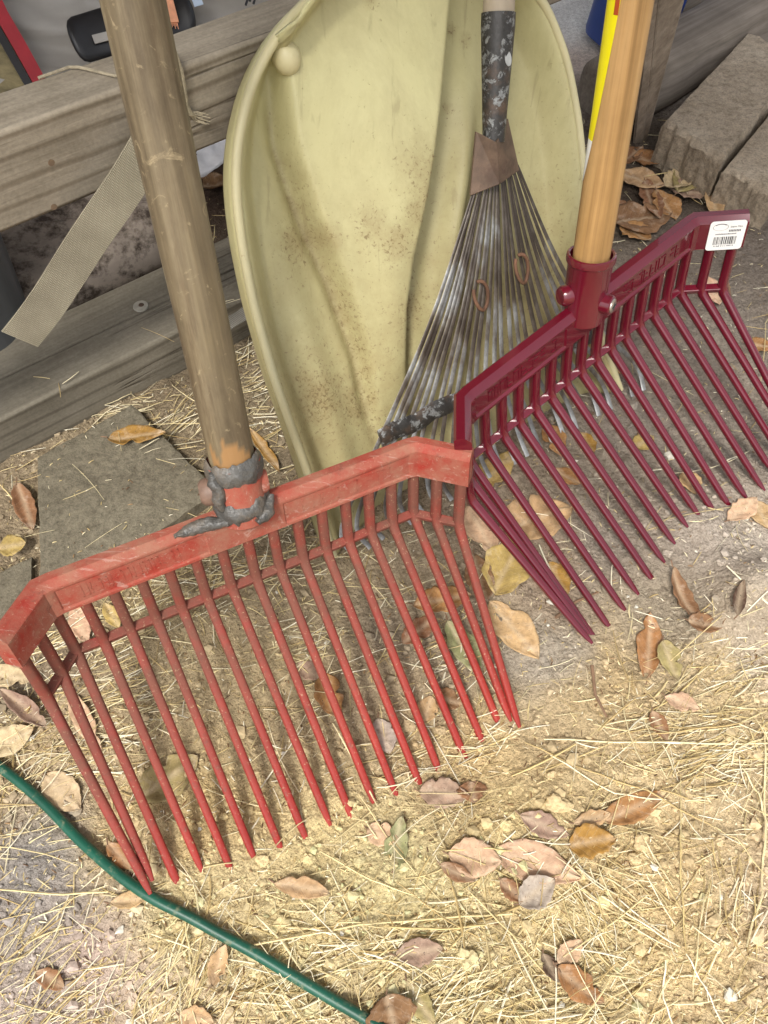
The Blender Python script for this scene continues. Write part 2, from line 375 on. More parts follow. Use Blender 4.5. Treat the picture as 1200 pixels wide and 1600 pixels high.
M['yellowlabel']=mat_plain('yellow_label',(.80,.70,.004),.04,20,.35)
M['whitelabel']=mat_plain('white_label',(.80,.80,.78),.03,20,.4)
M['redink']=mat_plain('brown_red_print',(.40,.06,.012),.1,40,.4)
M['screw']=mat_plain('zinc_screw',(.55,.53,.48),.2,80,.3,.9)
M['hose']=mat_plain('green_rubber_hose',(.007,.075,.046),.3,30,.42,dirt=(.20,.20,.12),dthr=(.55,.74),dsc=120,bump=.08)
M['washer']=mat_plain('pale_washer',(.42,.40,.34),.2,80,.5,.3)
M['twig']=mat_plain('dry_twig',(.20,.12,.07),.3,80,.8,bump=.3)

# ------------------------------------------------------------------ ground
TIPS={'red':[(-.17,.092,.022),(-.157,.093,.002),(-.145,.117,.008),(-.122,.116,.002),(-.105,.126,.002),(-.085,.132,-.002),(-.066,.14,-.004),(-.049,.153,-.002),(-.028,.155,-.008),(-.011,.168,-.007),(.007,.177,-.009),(.029,.179,-.015),(.045,.192,-.014),(.063,.203,-.014),(.08,.215,-.013),(.097,.226,-.013),(.111,.226,.0)],
 'mar':[(.181,.296,.006),(.193,.303,-.010),(.209,.316,-.010),(.221,.333,-.006),(.233,.35,-.001),(.252,.36,-.003),(.261,.38,.005),(.272,.397,.010),(.285,.413,.013),(.302,.425,.013),(.325,.43,.008),(.345,.439,.006),(.361,.453,.007),(.379,.464,.006),(.42,.50,.006),(.45,.54,.006)]}
TP=np.array(TIPS['red']+TIPS['mar'])
def base_h(x,y):
    x=np.asarray(x,float); y=np.asarray(y,float)
    num=np.zeros_like(x); den=np.zeros_like(x)+.35
    for px,py,pz in TP:
        wt=np.exp(-((x-px)**2+(y-py)**2)/(2*.022**2)); num=num+wt*pz; den=den+wt
    return num/den
def mound(x,y,cx,cy,r,h): return h*np.exp(-((x-cx)**2+(y-cy)**2)/(2*r*r))
g1=gz(1150,880); g3=gz(1172,935); g2=gz(1110,840)
def terrain(x,y,fine=True):
    x=np.asarray(x,float); y=np.asarray(y,float)
    z=base_h(x,y)
    z=z+mound(x,y,g3[0],g3[1],.025,.042)+mound(x,y,g3[0]-.035,g3[1]-.02,.016,.015)+mound(x,y,g2[0]-.005,g2[1]+.012,.016,.010)
    # raked heap of loose soil just in front of the tines, furrows between
    z=z+.004*fbm(x*14,y*14,3,3)*2
    if fine:
        z=z+.0045*fbm(x*60,y*60,4,9)*2*(.6+.8*vnoise(x*9,y*9,5))+.0022*(vnoise(x*200,y*200,21)-.5)*(.4+vnoise(x*14,y*14,8))+.0010*(vnoise(x*420,y*420,25)-.5)
    return z
ANCH=[(100,1400,(150,142,136)),(60,1340,(140,136,132)),(20,1450,(165,155,148)),(150,1500,(186,160,146)),(230,1530,(186,162,140)),(50,1570,(176,158,146)),(300,1580,(205,180,132)),(300,1420,(214,186,120)),
 (330,1290,(200,172,104)),(190,1300,(196,168,104)),(500,1300,(214,184,118)),(600,1400,(218,190,126)),(800,1300,(210,182,116)),(1000,1400,(208,178,116)),(1100,1500,(210,180,116)),(900,1520,(212,184,122)),(1160,1580,(205,178,126)),(1190,1480,(190,165,135)),(700,1550,(212,186,126)),(450,1520,(212,186,120)),
 (760,1160,(200,170,108)),(560,1120,(160,140,106)),(600,1000,(146,130,106)),(700,1060,(144,128,102)),(660,1150,(180,152,100)),(850,1010,(158,146,128)),(850,900,(150,128,104)),(950,1060,(192,164,108)),(950,850,(146,134,120)),(1000,650,(138,126,112)),(1100,860,(168,154,138)),(1150,700,(136,124,110)),(1150,520,(132,120,106)),(1180,880,(182,168,150)),(1060,960,(150,136,112)),(1180,1000,(176,158,132)),(1150,1100,(200,174,120)),(900,560,(132,120,106)),(760,780,(140,122,100)),
 (450,650,(134,118,88)),(250,940,(156,136,94)),(50,1180,(184,158,112)),(40,1060,(140,122,96)),(420,760,(132,116,88)),(480,980,(150,132,98)),(400,1060,(176,154,108)),(1000,300,(84,70,56)),(1080,290,(86,74,60)),(960,200,(88,76,64)),(890,40,(226,208,194)),(870,20,(226,208,194)),(900,90,(196,178,164)),(890,160,(130,118,108)),(1100,20,(120,112,104)),(1150,390,(112,100,88)),(250,330,(84,70,56)),(340,300,(84,64,50)),(100,430,(90,74,62)),(300,100,(80,70,60)),(1300,300,(110,98,86)),(-150,900,(130,112,84)),(-150,1500,(170,155,140)),(1400,1200,(196,168,116)),(600,1700,(205,180,130)),(600,-100,(120,110,100))]
AX=np.array([gz(u,v)[:2] for u,v,_ in ANCH]); AC=np.array([lin(c) for _,_,c in ANCH]); _l=AC.mean(1,keepdims=True); AC=np.minimum((AC*.74+_l*.26)*np.where(AC[:,:1]>.12,1.38,1.1),.80)
def soil_col(x,y):
    xj=x+.035*fbm(x*18,y*18,3,41)*2; yj=y+.035*fbm(x*18,y*18,3,57)*2
    num=np.zeros(x.shape+(3,)); den=np.zeros(x.shape)
    for (px,py),c in zip(AX,AC):
        wt=1/(((xj-px)**2+(yj-py)**2)+.0006)**1.6; num+=wt[...,None]*c; den+=wt
    return num/den[...,None]
def axis_coords(lo,hi,step,far):
    mid=list(np.arange(lo,hi,step)); a=[];d=step
    v=lo
    while v>-far: d*=1.5; v-=d; a.append(v)
    b=[];v=mid[-1];d=step
    while v<far: d*=1.5; v+=d; b.append(v)
    return np.array(a[::-1]+mid+b)
xs=axis_coords(-.50,.66,.0023,150); ys=axis_coords(-.04,1.25,.0023,150)
GX,GY=np.meshgrid(xs,ys); GZ=terrain(GX,GY); CC=soil_col(GX,GY)
nx,ny=len(xs),len(ys)
me=bpy.data.meshes.new('ground')
me.vertices.add(nx*ny); me.vertices.foreach_set('co',np.stack([GX,GY,GZ],-1).reshape(-1).astype(np.float32))
ii=np.arange((nx-1)*(ny-1)); r=ii//(nx-1); c=ii%(nx-1); q=np.stack([r*nx+c,r*nx+c+1,(r+1)*nx+c+1,(r+1)*nx+c],1)
me.loops.add(q.size); me.loops.foreach_set('vertex_index',q.reshape(-1).astype(np.int32))
me.polygons.add(len(q)); me.polygons.foreach_set('loop_start',(np.arange(len(q))*4).astype(np.int32)); me.polygons.foreach_set('use_smooth',[True]*len(q))
me.update(calc_edges=True); me.validate()
ca=me.attributes.new('soil','FLOAT_COLOR','POINT'); ca.data.foreach_set('color',np.concatenate([CC,np.ones(CC.shape[:2]+(1,))],-1).reshape(-1).astype(np.float32))
ground=bpy.data.objects.new('ground',me); COL.objects.link(ground); me.materials.append(M['soil']); tag(ground,kind='structure')
import bisect
_xs,_ys=list(xs),list(ys)
def _cell(x,y):
    i=min(max(bisect.bisect_right(_xs,x)-1,0),nx-2); j=min(max(bisect.bisect_right(_ys,y)-1,0),ny-2)
    return i,j,(x-_xs[i])/(_xs[i+1]-_xs[i]),(y-_ys[j])/(_ys[j+1]-_ys[j])
def tz(x,y):
    i,j,a,b=_cell(x,y)
    return float((GZ[j,i]*(1-a)+GZ[j,i+1]*a)*(1-b)+(GZ[j+1,i]*(1-a)+GZ[j+1,i+1]*a)*b)
def soil_at(x,y):
    i,j,a,b=_cell(x,y); return CC[j,i]
def gp(u,v,dz=0.):
    p=gz(u,v)
    for _ in range(3): p=gz(u,v,tz(p[0],p[1])+dz)
    return p

# ------------------------------------------------------------------ manure forks
AL,SW,CB,BH,BE,TL,GA,ZH,S=.7899,.0197,.0509,.033,.859,.1962,.1215,.0083,.0205
A7=7*S
def bar_pt(i,y,z=0):
    k=i-9
    if abs(k)<=7: return np.array([k*S,y,z])
    e=(abs(k)-7)*SW; sg=math.copysign(1,k)
    return np.array([sg*(A7+e*math.cos(AL)-z*math.sin(AL)),y,e*math.sin(AL)+z*math.cos(AL)])
def tine_dir(i):
    k=i-9; g=0 if abs(k)<=7 else GA*math.copysign(1,k)
    return np.array([-math.sin(g)*math.sin(BE),-math.cos(BE),math.cos(g)*math.sin(BE)])
def fork_band(recess):
    e=2.36*SW; ca,sa=math.cos(AL),math.sin(AL)
    plan=[(-A7-e*ca,e*sa,0),(-A7-.002,.002*sa/ca*.6,0),(-A7+.006,0,0),(-A7+.007,0,1),(-.031,0,1),(-.030,0,0),(.030,0,0),(.031,0,1),(A7-.007,0,1),(A7-.006,0,0),(A7+.002,.002*sa/ca*.6,0),(A7+e*ca,e*sa,0)]
    fz=.0062; bz=-.0075; b=BH
    V=[];n=len(plan);rings=[]
    for i,(x,z,rc) in enumerate(plan):
        if i in (0,): nn=np.array([sa,ca])
        elif i==n-1: nn=np.array([-sa,ca])
        elif i==1: nn=np.array([math.tan(AL/2),1.])
        elif i==n-2: nn=np.array([-math.tan(AL/2),1.])
        else: nn=np.array([0,1.])
        d=recess*rc
        prof=[(bz,0),(bz,b-.002),(bz+.002,b),(fz-.005,b),(fz-.0006,b-.0042),(fz,b-.0052),(fz,b-.0072),(fz-d,b-.0090),(fz-d,.0052),(fz,.0036),(fz,.0012),(fz-.0012,0)]
        rings.append([np.array([x+nn[0]*a,y,z+nn[1]*a]) for a,y in prof])
    m=len(rings[0]); Fc=[]
    for i in range(n-1):
        for k in range(m):
            k2=(k+1)%m; Fc.append((i*m+k,i*m+k2,(i+1)*m+k2,(i+1)*m+k))
    Fc.append(tuple(range(m))); Fc.append(tuple((n-1)*m+k for k in reversed(range(m))))
    return MB().add([v for r in rings for v in r],Fc)
SEC=superell(12,3.2)
def make_fork(label,Rm,t,lens,bury,mat,mtine,recess,root,tips):
    Rm=np.array(Rm); t=np.array(t); T=lambda mb: mb.xf(Rm,t).off(root)
    f=thing('manure_fork',label,'manure fork',root)
    T(fork_band(recess)).obj('head_band',mat,f,deg=25)
    for i in range(19):
        L=lens.get(i)+bury; d=tine_dir(i); mb=MB()
        if i in (1,17):
            j=0 if i==1 else 18; tgt=bar_pt(j,-CB)+tine_dir(j)*(lens[j]+bury-.004)+np.array([-.0045*math.copysign(1,i-9),0,-.004])
            L=np.linalg.norm(tgt-bar_pt(i,-CB)); d=unit(tgt-bar_pt(i,-CB))
        b0=bar_pt(i,-CB); k=i-9
        if i in tips:   # slight individual bend of each tine: where it enters the soil
            b0w=Rm@bar_pt(i,-CB)+t; tw=b0w+Rm@d*(L-bury); r_=unit(ray(*tips[i])); tw=CAM+r_*((tw-CAM)@r_); e_=Rm.T@(tw-b0w); L=np.linalg.norm(e_)+bury; d=unit(e_)
        fl=np.array([0,0,1.]) if abs(k)<=7 else np.array([-math.copysign(math.sin(AL),k),0,math.cos(AL)])
        P=[bar_pt(i,.004),bar_pt(i,-.006),bar_pt(i,-CB+.012),b0+np.array([0,.004,0])+fl*.0004,b0-np.array([0,0,0])+d*.0045,b0+d*.012]
        rr=[(.0043,.0048),(.0040,.0046),(.0040,.0045),(.0042,.0046),(.0041,.0044),(.0038,.0040)]
        for q in (.25,.5,.75):
            P.append(b0+d*L*q); rr.append((.0037-.0006*q,.0038-.0006*q))
        P.append(b0+d*(L-.018)); rr.append((.0031,.0032))
        # tip is ground off to a wedge on its rear side
        bend=np.cross(d,np.array([1.,0,0])); bend=unit(bend)
        if bend[1]<0: bend=-bend
        P.append(b0+d*(L-.008)+bend*.0011); rr.append((.0026,.0019))
        P.append(b0+d*L+bend*.0022); rr.append((.0014,.0006))
        mb.tube(P,rr,12,up=(0,0,1) ,sec=SEC)
        T(mb).obj('tine',mtine,f,deg=50)
    cb=MB()
    for i in range(18):
        a=bar_pt(i,-CB+.0015); b=bar_pt(i+1,-CB+.0015); u=unit(b-a)
        fw=unit(np.cross(u,[0,1,0])); 
        if fw[2]<0: fw=-fw
        th=R_(24); nrm=fw*math.cos(th)+np.array([0,1,0])*(-math.sin(th)); tn=np.cross(nrm,u)
        Mx=np.stack([u,tn,nrm],1)
        cb.box((.0015,-.0034,-.0034),(np.linalg.norm(b-a)-.0015,.0034,.0038),Mx,a)
    ob=T(cb).obj('crossbar',mtine,f,smooth=False); bevel(ob,.0009,2)
    return f

RED_R=[[.8853,-.0253,.4642],[.4619,.1624,-.8719],[-.0533,.9864,.1555]]; RED_T=[-.1034,.3184,.1481]
MAR_R=[[.747,-.1312,.6517],[.6598,.0263,-.751],[.0814,.991,.1062]]; MAR_T=[.1743,.5196,.1666]
rl={0:.149,1:.149,2:.1964,3:.178,4:.192,5:.1902,6:.1951,7:.197,8:.1924,9:.2018,10:.1972,11:.1989,12:.2078,13:.2036,14:.2015,15:.1986,16:.1962,17:.1763,18:.166}
ml={0:.1695,1:.1695,2:.2066,3:.2071,4:.2009,5:.1955,6:.2016,7:.1902,8:.1837,9:.18,10:.1824,11:.1965,12:.2038,13:.2045,14:.2089,15:.205,16:.205,17:.18,18:.18}
RROOT=np.array([-.03,.16,0.]); MROOT=np.array([.29,.40,0.])
red=make_fork('old scratched red manure fork with a worn brown handle and grey putty on its socket',RED_R,RED_T,rl,.012,M['red'],M['redtine'],.0011,RROOT,{2:(283,1392),3:(306,1338),4:(355,1345),5:(390,1323),6:(433,1312),7:(472,1296),8:(507,1268),9:(546,1268),10:(579,1241),11:(613,1227),12:(655,1224),13:(684,1200),14:(723,1176),15:(752,1155),16:(781,1135)})
mar=make_fork('new glossy maroon manure fork with a clean pale handle and a white price label',MAR_R,MAR_T,ml,.003,M['maroon'],M['maroon'],.0018,MROOT,{2:(934,1006),3:(955,986),4:(975,954),5:(993,925),6:(1022,911),7:(1034,875),8:(1050,846),9:(1070,820),10:(1090,805),11:(1118,806),12:(1142,797),13:(1164,778),14:(1190,763)})

def axis_frame(p,d,ref):
    d=unit(d); x=unit(np.asarray(ref,float)-d*(np.asarray(ref)@d)); y=np.cross(d,x); return x,y,d
def quat_from(x,y,z):
    return Matrix(((x[0],y[0],z[0]),(x[1],y[1],z[1]),(x[2],y[2],z[2]))).to_quaternion()
def handle_tube(f,root,p0,d,ref,L0,L1,r,mat,nseg,nang,fn=None,attrfn=None,name='handle'):
    x,y,z=axis_frame(p0,d,ref); V=[];Fc=[];at_=[]
    for i in range(nseg+1):
        h=L0+(L1-L0)*i/nseg
        for k in range(nang):
            a=2*math.pi*k/nang; rr=r+(fn(h,a) if fn else 0)
            V.append((rr*math.cos(a),rr*math.sin(a),h)); at_.append(attrfn(h,a) if attrfn else 0)
    for i in range(nseg):
        for k in range(nang):
            k2=(k+1)%nang; Fc.append((i*nang+k,i*nang+k2,(i+1)*nang+k2,(i+1)*nang+k))
    Fc.append(tuple(reversed(range(nang)))); Fc.append(tuple(nseg*nang+k for k in range(nang)))
    o=mesh_obj(name,V,Fc,mat,f,np.asarray(p0)-root,quat_from(x,y,z)); auto_smooth(o,60)
    if attrfn:
        a=o.data.attributes.new('bare','FLOAT','POINT'); a.data.foreach_set('value',at_)
    return o,(x,y,z)
# --- red fork: handle, socket, putty
rp0=np.array([-.1055,.339,.214]); rd=unit([-.0215,.100,.252])
toc=CAM-rp0
def n1d(h,a,s): return float(fbm(np.array([h]),np.array([a]),3,s)[0])
def bare(h,a):
    if h>.040: return 0.
    aa=(a+math.pi)%(2*math.pi)-math.pi
    e=.021+.012*n1d(h*10+3,a*4,71)*2+.006*math.sin(a*5+1)
    return 1. if (h<e and -.95<aa-.02<.8) else 0.
o,fr=handle_tube(red,RROOT,rp0,rd,toc,-.03,1.25,.0163,M['oldwood'],260,48,
   fn=lambda h,a:.0009*n1d(h*6,a*1.2+5,33)*2,attrfn=bare)
rx,ry,rz=fr
q=quat_from(*fr)
def lumpy(name,f,root,p0,q,h0,h1,r,amp,mat,ns=26,na=56,seed=1,fr_=14.,edge=.004):
    V=[];Fc=[]
    for i in range(ns+1):
        tt=i/ns
        for k in range(na):
            a=2*math.pi*k/na
            ca,sa=math.cos(a),math.sin(a)
            h=h0+(h1-h0)*tt+edge*(n1d(ca*2.5+9,sa*2.5+tt*.3,seed)*2)*(1 if tt>.5 else -1)*abs(tt-.5)*2
            prof=math.sin(math.pi*min(max(tt,.02),.98))**.45
            rr=r-.002+prof*(.0038+amp*n1d(ca*2.2+h*fr_*6,sa*2.2+h*40,seed+4)*2+amp*.5*n1d(h*160,ca*3,seed+8))
            V.append((rr*ca,rr*sa,h))
    for i in range(ns):
        for k in range(na):
            k2=(k+1)%na; Fc.append((i*na+k,i*na+k2,(i+1)*na+k2,(i+1)*na+k))
    return mesh_obj(name,V,Fc,mat,f,np.asarray(p0)-root,q)
# socket tube of the red head (plastic), below the handle end
MB().tube([(0,0,-.050),(0,0,-.047),(0,0,-.02),(0,0,.002)],[.013,.0168,.0185,.0195],40).obj('socket',M['red'],red,loc=rp0-RROOT,quat=q)
lumpy('putty_collar',red,RROOT,rp0,q,-.0130,.0065,.0186,.0022,M['putty'],40,96,seed=3,edge=.006)
lumpy('putty_collar',red,RROOT,rp0,q,-.042,-.026,.0188,.0028,M['putty'],40,96,seed=17,edge=.009)
def blob(name,f,root,path,rad,mat,seed=0,amp=.35,n=28):
    mb=MB(); 
    P=[np.asarray(p,float) for p in path]
    # resample
    Q=[];Rr=[]
    for i in range(len(P)-1):
        for k in range(14):
            tt=k/14; Q.append(P[i]*(1-tt)+P[i+1]*tt); Rr.append(rad[i]*(1-tt)+rad[i+1]*tt)
    Q.append(P[-1]); Rr.append(rad[-1])
    mb.tube(Q,Rr,n)
    rr=np.random.default_rng(seed); 
    mb.V=[v+ (np.array([n1d(v[0]*90,v[1]*90+v[2]*70,seed+j) for j in (1,2,3)])*2+np.array([n1d(v[0]*320,v[1]*320+v[2]*280,seed+j) for j in (4,5,6)])*.9)*amp*np.mean(rad) for v in mb.V]
    mb.off(root); return mb.obj(name,mat,f,deg=80)
def hd(Rm,t,x,y,z): return np.array(Rm)@np.array([x,y,z])+np.array(t)
blob('putty_smear',red,RROOT,[hd(RED_R,RED_T,-.012,.032,.010),hd(RED_R,RED_T,-.024,.032,.004),hd(RED_R,RED_T,-.034,.031,.003),hd(RED_R,RED_T,-.042,.031,.002),hd(RED_R,RED_T,-.050,.031,.003)],[.0032,.0048,.0046,.0038,.0016],M['putty'],5,.55)
lft=unit(np.cross(rx,rz)); lft=lft if lft[0]<0 else -lft
blob('putty_smear',red,RROOT,[rp0+rx*.012+lft*.0145+rz*k for k in (.002,-.008,-.018,-.030)],[.003,.0055,.0055,.003],M['putty'],15,.5)
blob('putty_smear',red,RROOT,[hd(RED_R,RED_T,.006,.029,.018),hd(RED_R,RED_T,.016,.033,.015),hd(RED_R,RED_T,.023,.039,.006)],[.003,.0052,.0022],M['putty'],9,.55)
# left bolt lug wrapped in tape
lug=rp0-rz*.020
MB().tube([lug-rx*0-ry*(-.0) ,lug+(-1)*unit(np.cross(rz,rx))*-.0],[.001,.001],8) if False else None
side=unit(np.cross(rx,rz)) ; side=side if side[0]<0 else -side
MB().tube([lug+side*.012,lug+side*.020,lug+side*.025,lug+side*.0275],[.0105,.0105,.0095,.007],20).off(RROOT).obj('bolt_lug',mat_plain('brown_tape_wrap',(.17,.105,.075),.4,60,.55,bump=.5,bsc=120),red)
MB().tube([lug-side*.012,lug-side*.0185,lug-side*.0215],[.0095,.009,.007],20).off(RROOT).obj('bolt_lug',M['red'],red)

# --- maroon fork: handle, socket with rim, screw lugs, handle label, price label
mp0=np.array([.1668,.528,.237]); md=unit([-.006,.038,.173])
o,fm=handle_tube(mar,MROOT,mp0,md,CAM-mp0,-.03,1.25,.0148,M['newwood'],60,56,fn=lambda h,a:0)
mx,my,mz=fm; qm=quat_from(*fm)
# hollow socket: outer wall, rolled rim and inner wall
pts=[(.0120,-.058),(.0172,-.056),(.0176,-.040),(.0182,-.004),(.0184,-.0035),(.0197,-.0028),(.0200,.0),(.0196,.0028),(.0184,.0034),(.0170,.0028),(.0166,0),(.0164,-.012)]
V=[];Fc=[];na=56
for r,h in pts:
    for k in range(na): a=2*math.pi*k/na; V.append((r*math.cos(a),r*math.sin(a),h))
for i in range(len(pts)-1):
    for k in range(na): k2=(k+1)%na; Fc.append((i*na+k,i*na+k2,(i+1)*na+k2,(i+1)*na+k))
Fc.append(tuple(reversed(range(na))))
auto_smooth(mesh_obj('socket',V,Fc,M['maroon'],mar,mp0-MROOT,qm),45)
ms=unit(hd(MAR_R,[0,0,0],1,0,.35)); ms=unit(ms-mz*(ms@mz)); lugp=mp0-mz*.030
ms0=ms; lg0=lugp
MB().tube([lugp-ms*.010,lugp-ms*.0220,lugp-ms*.0245],[.0088,.0085,.0068],28).off(MROOT).obj('screw_lug',M['maroon'],mar)
ms=unit(np.array([.80,-.52,.12])); ms=unit(ms-mz*(ms@mz)); lugp=mp0-mz*.037
MB().tube([lugp+ms*.010,lugp+ms*.0235,lugp+ms*.0245],[.0086,.0083,.0073],28).off(MROOT).obj('screw_lug',M['maroon'],mar)
sx=np.cross(ms,mz)
mb=MB().tube([lugp+ms*.0235,lugp+ms*.0252,lugp+ms*.0258],[.0062,.0060,.0045],24)
ob=mb.off(MROOT).obj('screw',M['screw'],mar)
mb=MB()
for w_ in ((.0038,.0007),(.0007,.0038)):
    Mx=np.stack([sx,mz,ms],1); mb.box((-w_[0],-w_[1],.0254),(w_[0],w_[1],.0261),Mx,lugp)
c_ob=mb.off(MROOT).obj('drive_slot',M['ink'],ob,smooth=False)
# yellow and white label running down the left of the handle
# angles measured about the handle from the camera-facing side (0) ; left edge of the picture is the negative side
sgn=1 if (np.cross(mz,mx)[0]<0) else -1
def lab(h0,h1,a0f,a1f,mat,name,r=.01515,nh=30,na=14):
    V=[];Fc=[]
    for i in range(nh+1):
        h=h0+(h1-h0)*i/nh
        for k in range(na+1):
            a=(a0f(h)+(a1f(h)-a0f(h))*k/na)*sgn; V.append((r*math.cos(a),r*math.sin(a),h))
    for i in range(nh):
        for k in range(na):
            p=i*(na+1)+k; Fc.append((p,p+1,p+na+2,p+na+1))
    return mesh_obj(name,V,Fc,mat,mar,mp0-MROOT,qm)
def hof(v):   # height along the handle that shows at image row v
    for h in np.arange(-.02,.6,.001):
        p=mp0+mz*h; z=p[2]-H; d=p[1]*c_-z*s_
        if 800-F*(p[1]*s_+z*c_)/d<v: return h
    return .6
hy0,hy1,hw1=hof(285),hof(216),hof(-160)
inner=lambda h: R_(86)-(R_(86)-R_(25))*min(1,max(0,(h-hy0)/(hof(0)-hy0)))**.42
lab(hy1,hw1,lambda h:inner(h),lambda h:R_(150),M['yellowlabel'],'handle_label')
lab(hy0,hy1,lambda h:inner(h),lambda h:R_(150),M['whitelabel'],'handle_label')
hr=hof(2)
lab(hr-.006,hr+.012,lambda h:R_(22)+R_(4),lambda h:R_(22)+R_(17),M['redink'],'label_print',r=.0154,nh=8,na=6)
# embossed lettering in the two panels of each head
def emboss(f,Rm,t,root,depth,mat,seed,hh=.6):
    rr=random.Random(seed)
    for x0,x1 in ((-A7+.022,-.045),(.045,A7-.022)):
        x=x0; mb=MB()
        while x<x1:
            w_=rr.uniform(.0035,.006); y0=.0085; y1=.0195; z0=.0062-depth-.0002; z1=z0+(.0009 if depth>.0015 else .0005)
            k=rr.randrange(5); th=.0011
            def st(xa,ya,xb,yb): mb.box((min(xa,xb),min(ya,yb),z0),(max(xa,xb)+th,max(ya,yb)+th,z1))
            if k in (0,1,3): st(x,y0,x,y1)
            if k in (0,2,4): st(x,y1,x+w_,y1)
            if k in (1,2,3): st(x,y0,x+w_,y0)
            if k in (2,3,0): st(x+w_,y0,x+w_,y1)
            if k in (1,4): st(x,(y0+y1)/2,x+w_*.8,(y0+y1)/2)
            x+=w_+rr.uniform(.0022,.0035)
            if rr.random()<.18: x+=.006
        mb.xf(Rm,t).off(root); ob=mb.obj('embossed_lettering',mat,f,smooth=False)
emboss(mar,MAR_R,MAR_T,MROOT,.0018,M['maroon'],4); emboss(red,RED_R,RED_T,RROOT,.0011,M['red'],8)
# white price label on the right wing of the maroon head
ca,sa=math.cos(AL),math.sin(AL); wx=np.array([ca,0,sa]); wn=np.array([-sa,0,ca]); wo=np.array([A7,0,0])+wn*.0066
def wing(px,py,pz=0): return wo+wx*px+np.array([0,py,0])+wn*pz
LX0,LX1,LY0,LY1=.0135,.0445,.0005,.0308
def rrect(x0,x1,y0,y1,r,n=5):
    P=[]
    for cx,cy,a0 in ((x1-r,y1-r,0),(x0+r,y1-r,90),(x0+r,y0+r,180),(x1-r,y0+r,270)):
        for k in range(n+1): a=R_(a0+90*k/n); P.append((cx+r*math.cos(a),cy+r*math.sin(a)))
    return P
P=rrect(LX0,LX1,LY0,LY1,.003); n=len(P)
mb=MB().add([wing(x,y,.0004) for x,y in P]+[wing(x,y,-.0002) for x,y in P],[tuple(range(n)),tuple(n+k for k in reversed(range(n)))]+[(k,n+k,n+(k+1)%n,(k+1)%n) for k in range(n)])
pl=mb.xf(MAR_R,MAR_T).off(MROOT).obj('price_label',M['whitelabel'],mar,smooth=False)
mb=MB(); rr=random.Random(2); x=LX0+.0055
def ink(mb,x0,x1,y0,y1,z=.0004):
    V=[wing(a,b,z+c) for c in (0,.00015) for a,b in ((x0,y0),(x1,y0),(x1,y1),(x0,y1))]
    mb.add(V,[(4,5,6,7),(0,1,5,4),(1,2,6,5),(2,3,7,6),(3,0,4,7)])
while x<LX1-.0065:
    w_=rr.choice([.00035,.00035,.0007,.001]); ink(mb,x,x+w_,LY0+.006,LY0+.0142); x+=w_+rr.choice([.00035,.0005,.0008])
mb.xf(MAR_R,MAR_T).off(MROOT).obj('barcode',M['ink'],pl,smooth=False)
mb=MB()
for y,xa,xb in ((LY0+.0165,LX0+.006,LX1-.007),(LY0+.0038,LX0+.0065,LX1-.008)):
    x=xa
    while x<xb:
        w_=rr.uniform(.0004,.0008); ink(mb,x,x+w_,y,y+rr.uniform(.0009,.0013)); x+=w_+.00035
        if rr.random()<.12: x+=.0008
x=LX0+.017
while x<LX1-.004: ink(mb,x,x+.0009,LY0+.0192,LY0+.0214); x+=.0013
mb.xf(MAR_R,MAR_T).off(MROOT).obj('small_print',M['grayink'],pl,smooth=False)
# oval emblem ring on the label
mb=MB(); nn=30
for k in range(nn):
    a0,a1=2*math.pi*k/nn,2*math.pi*(k+1)/nn
    for (a,b,r0,r1) in ((a0,a1,.93,1.0),):
        rx_,ry_=.0066,.0036; cx,cy=LX0+.0092,LY1-.0058
        rr0=.78 if math.sin((a0+a1)/2)>.55 else .95
        V=[wing(cx+rx_*r*math.cos(t_),cy+ry_*r*math.sin(t_),.00055) for r,t_ in ((rr0,a),(1,a),(1,b),(rr0,b))]
        mb.add(V,[(0,1,2,3)])
mb.xf(MAR_R,MAR_T).off(MROOT).obj('emblem',M['grayink'],pl,smooth=False)
cu=bpy.data.curves.new('label_text','FONT'); cu.body='Item No.'; cu.size=.0030
tmp=bpy.data.objects.new('label_text',cu); COL.objects.link(tmp)
dg=bpy.context.evaluated_depsgraph_get(); tm=tmp.evaluated_get(dg).to_mesh()
TV=[np.array(v.co) for v in tm.vertices]; TF=[tuple(p.vertices) for p in tm.polygons]
tmp.evaluated_get(dg).to_mesh_clear(); bpy.data.objects.remove(tmp)
mb=MB().add([wing(LX0+.0175+v[0],LY1-.0068+v[1],.00056) for v in TV],TF)
mb.xf(MAR_R,MAR_T).off(MROOT); mesh_obj('label_text',mb.V,mb.F,M['ink'],pl,smooth=False)

# ------------------------------------------------------------------ snow shovel scoop
SA=np.array([-.056,.402,0]); SE=unit([.825,.565,0]); SBK=np.array([-SE[1],SE[0],0]); LAM=R_(30)
SUP=np.array([0,0,1])*math.cos(LAM)+SBK*math.sin(LAM); SN=np.cross(SE,SUP)
def st(u,v,off=0.):
    p=onplane(u,v,SA+SN*off,SN)-SA; return np.array([p@SE,p@SUP])
RIMH=.026
Lp=[(512,850),(480,735),(430,595),(398,480),(378,380),(368,290),(372,215),(392,130),(424,65),(466,8),(520,-40),(580,-72)]
Rp=[(944,602),(932,500),(920,390),(914,290),(905,190),(886,90),(852,2),(806,-48),(752,-78)]
Ls=np.array([st(u,v,RIMH) for u,v in Lp]); Rs=np.array([st(u,v,RIMH) for u,v in Rp])
Ls[0]=[-.004,.0]; Rs[0]=[.362,.0]
ttop=max(Ls[-1][1],Rs[-1][1])
def sm_interp(t,P):
    return np.interp(t,P[:,1],P[:,0])
o_=np.argsort(Ls[:,1]); Ls=Ls[o_]; o_=np.argsort(Rs[:,1]); Rs=Rs[o_]
cr=[(428,120),(446,230),(482,340),(530,445),(572,560),(598,690),(612,800)]
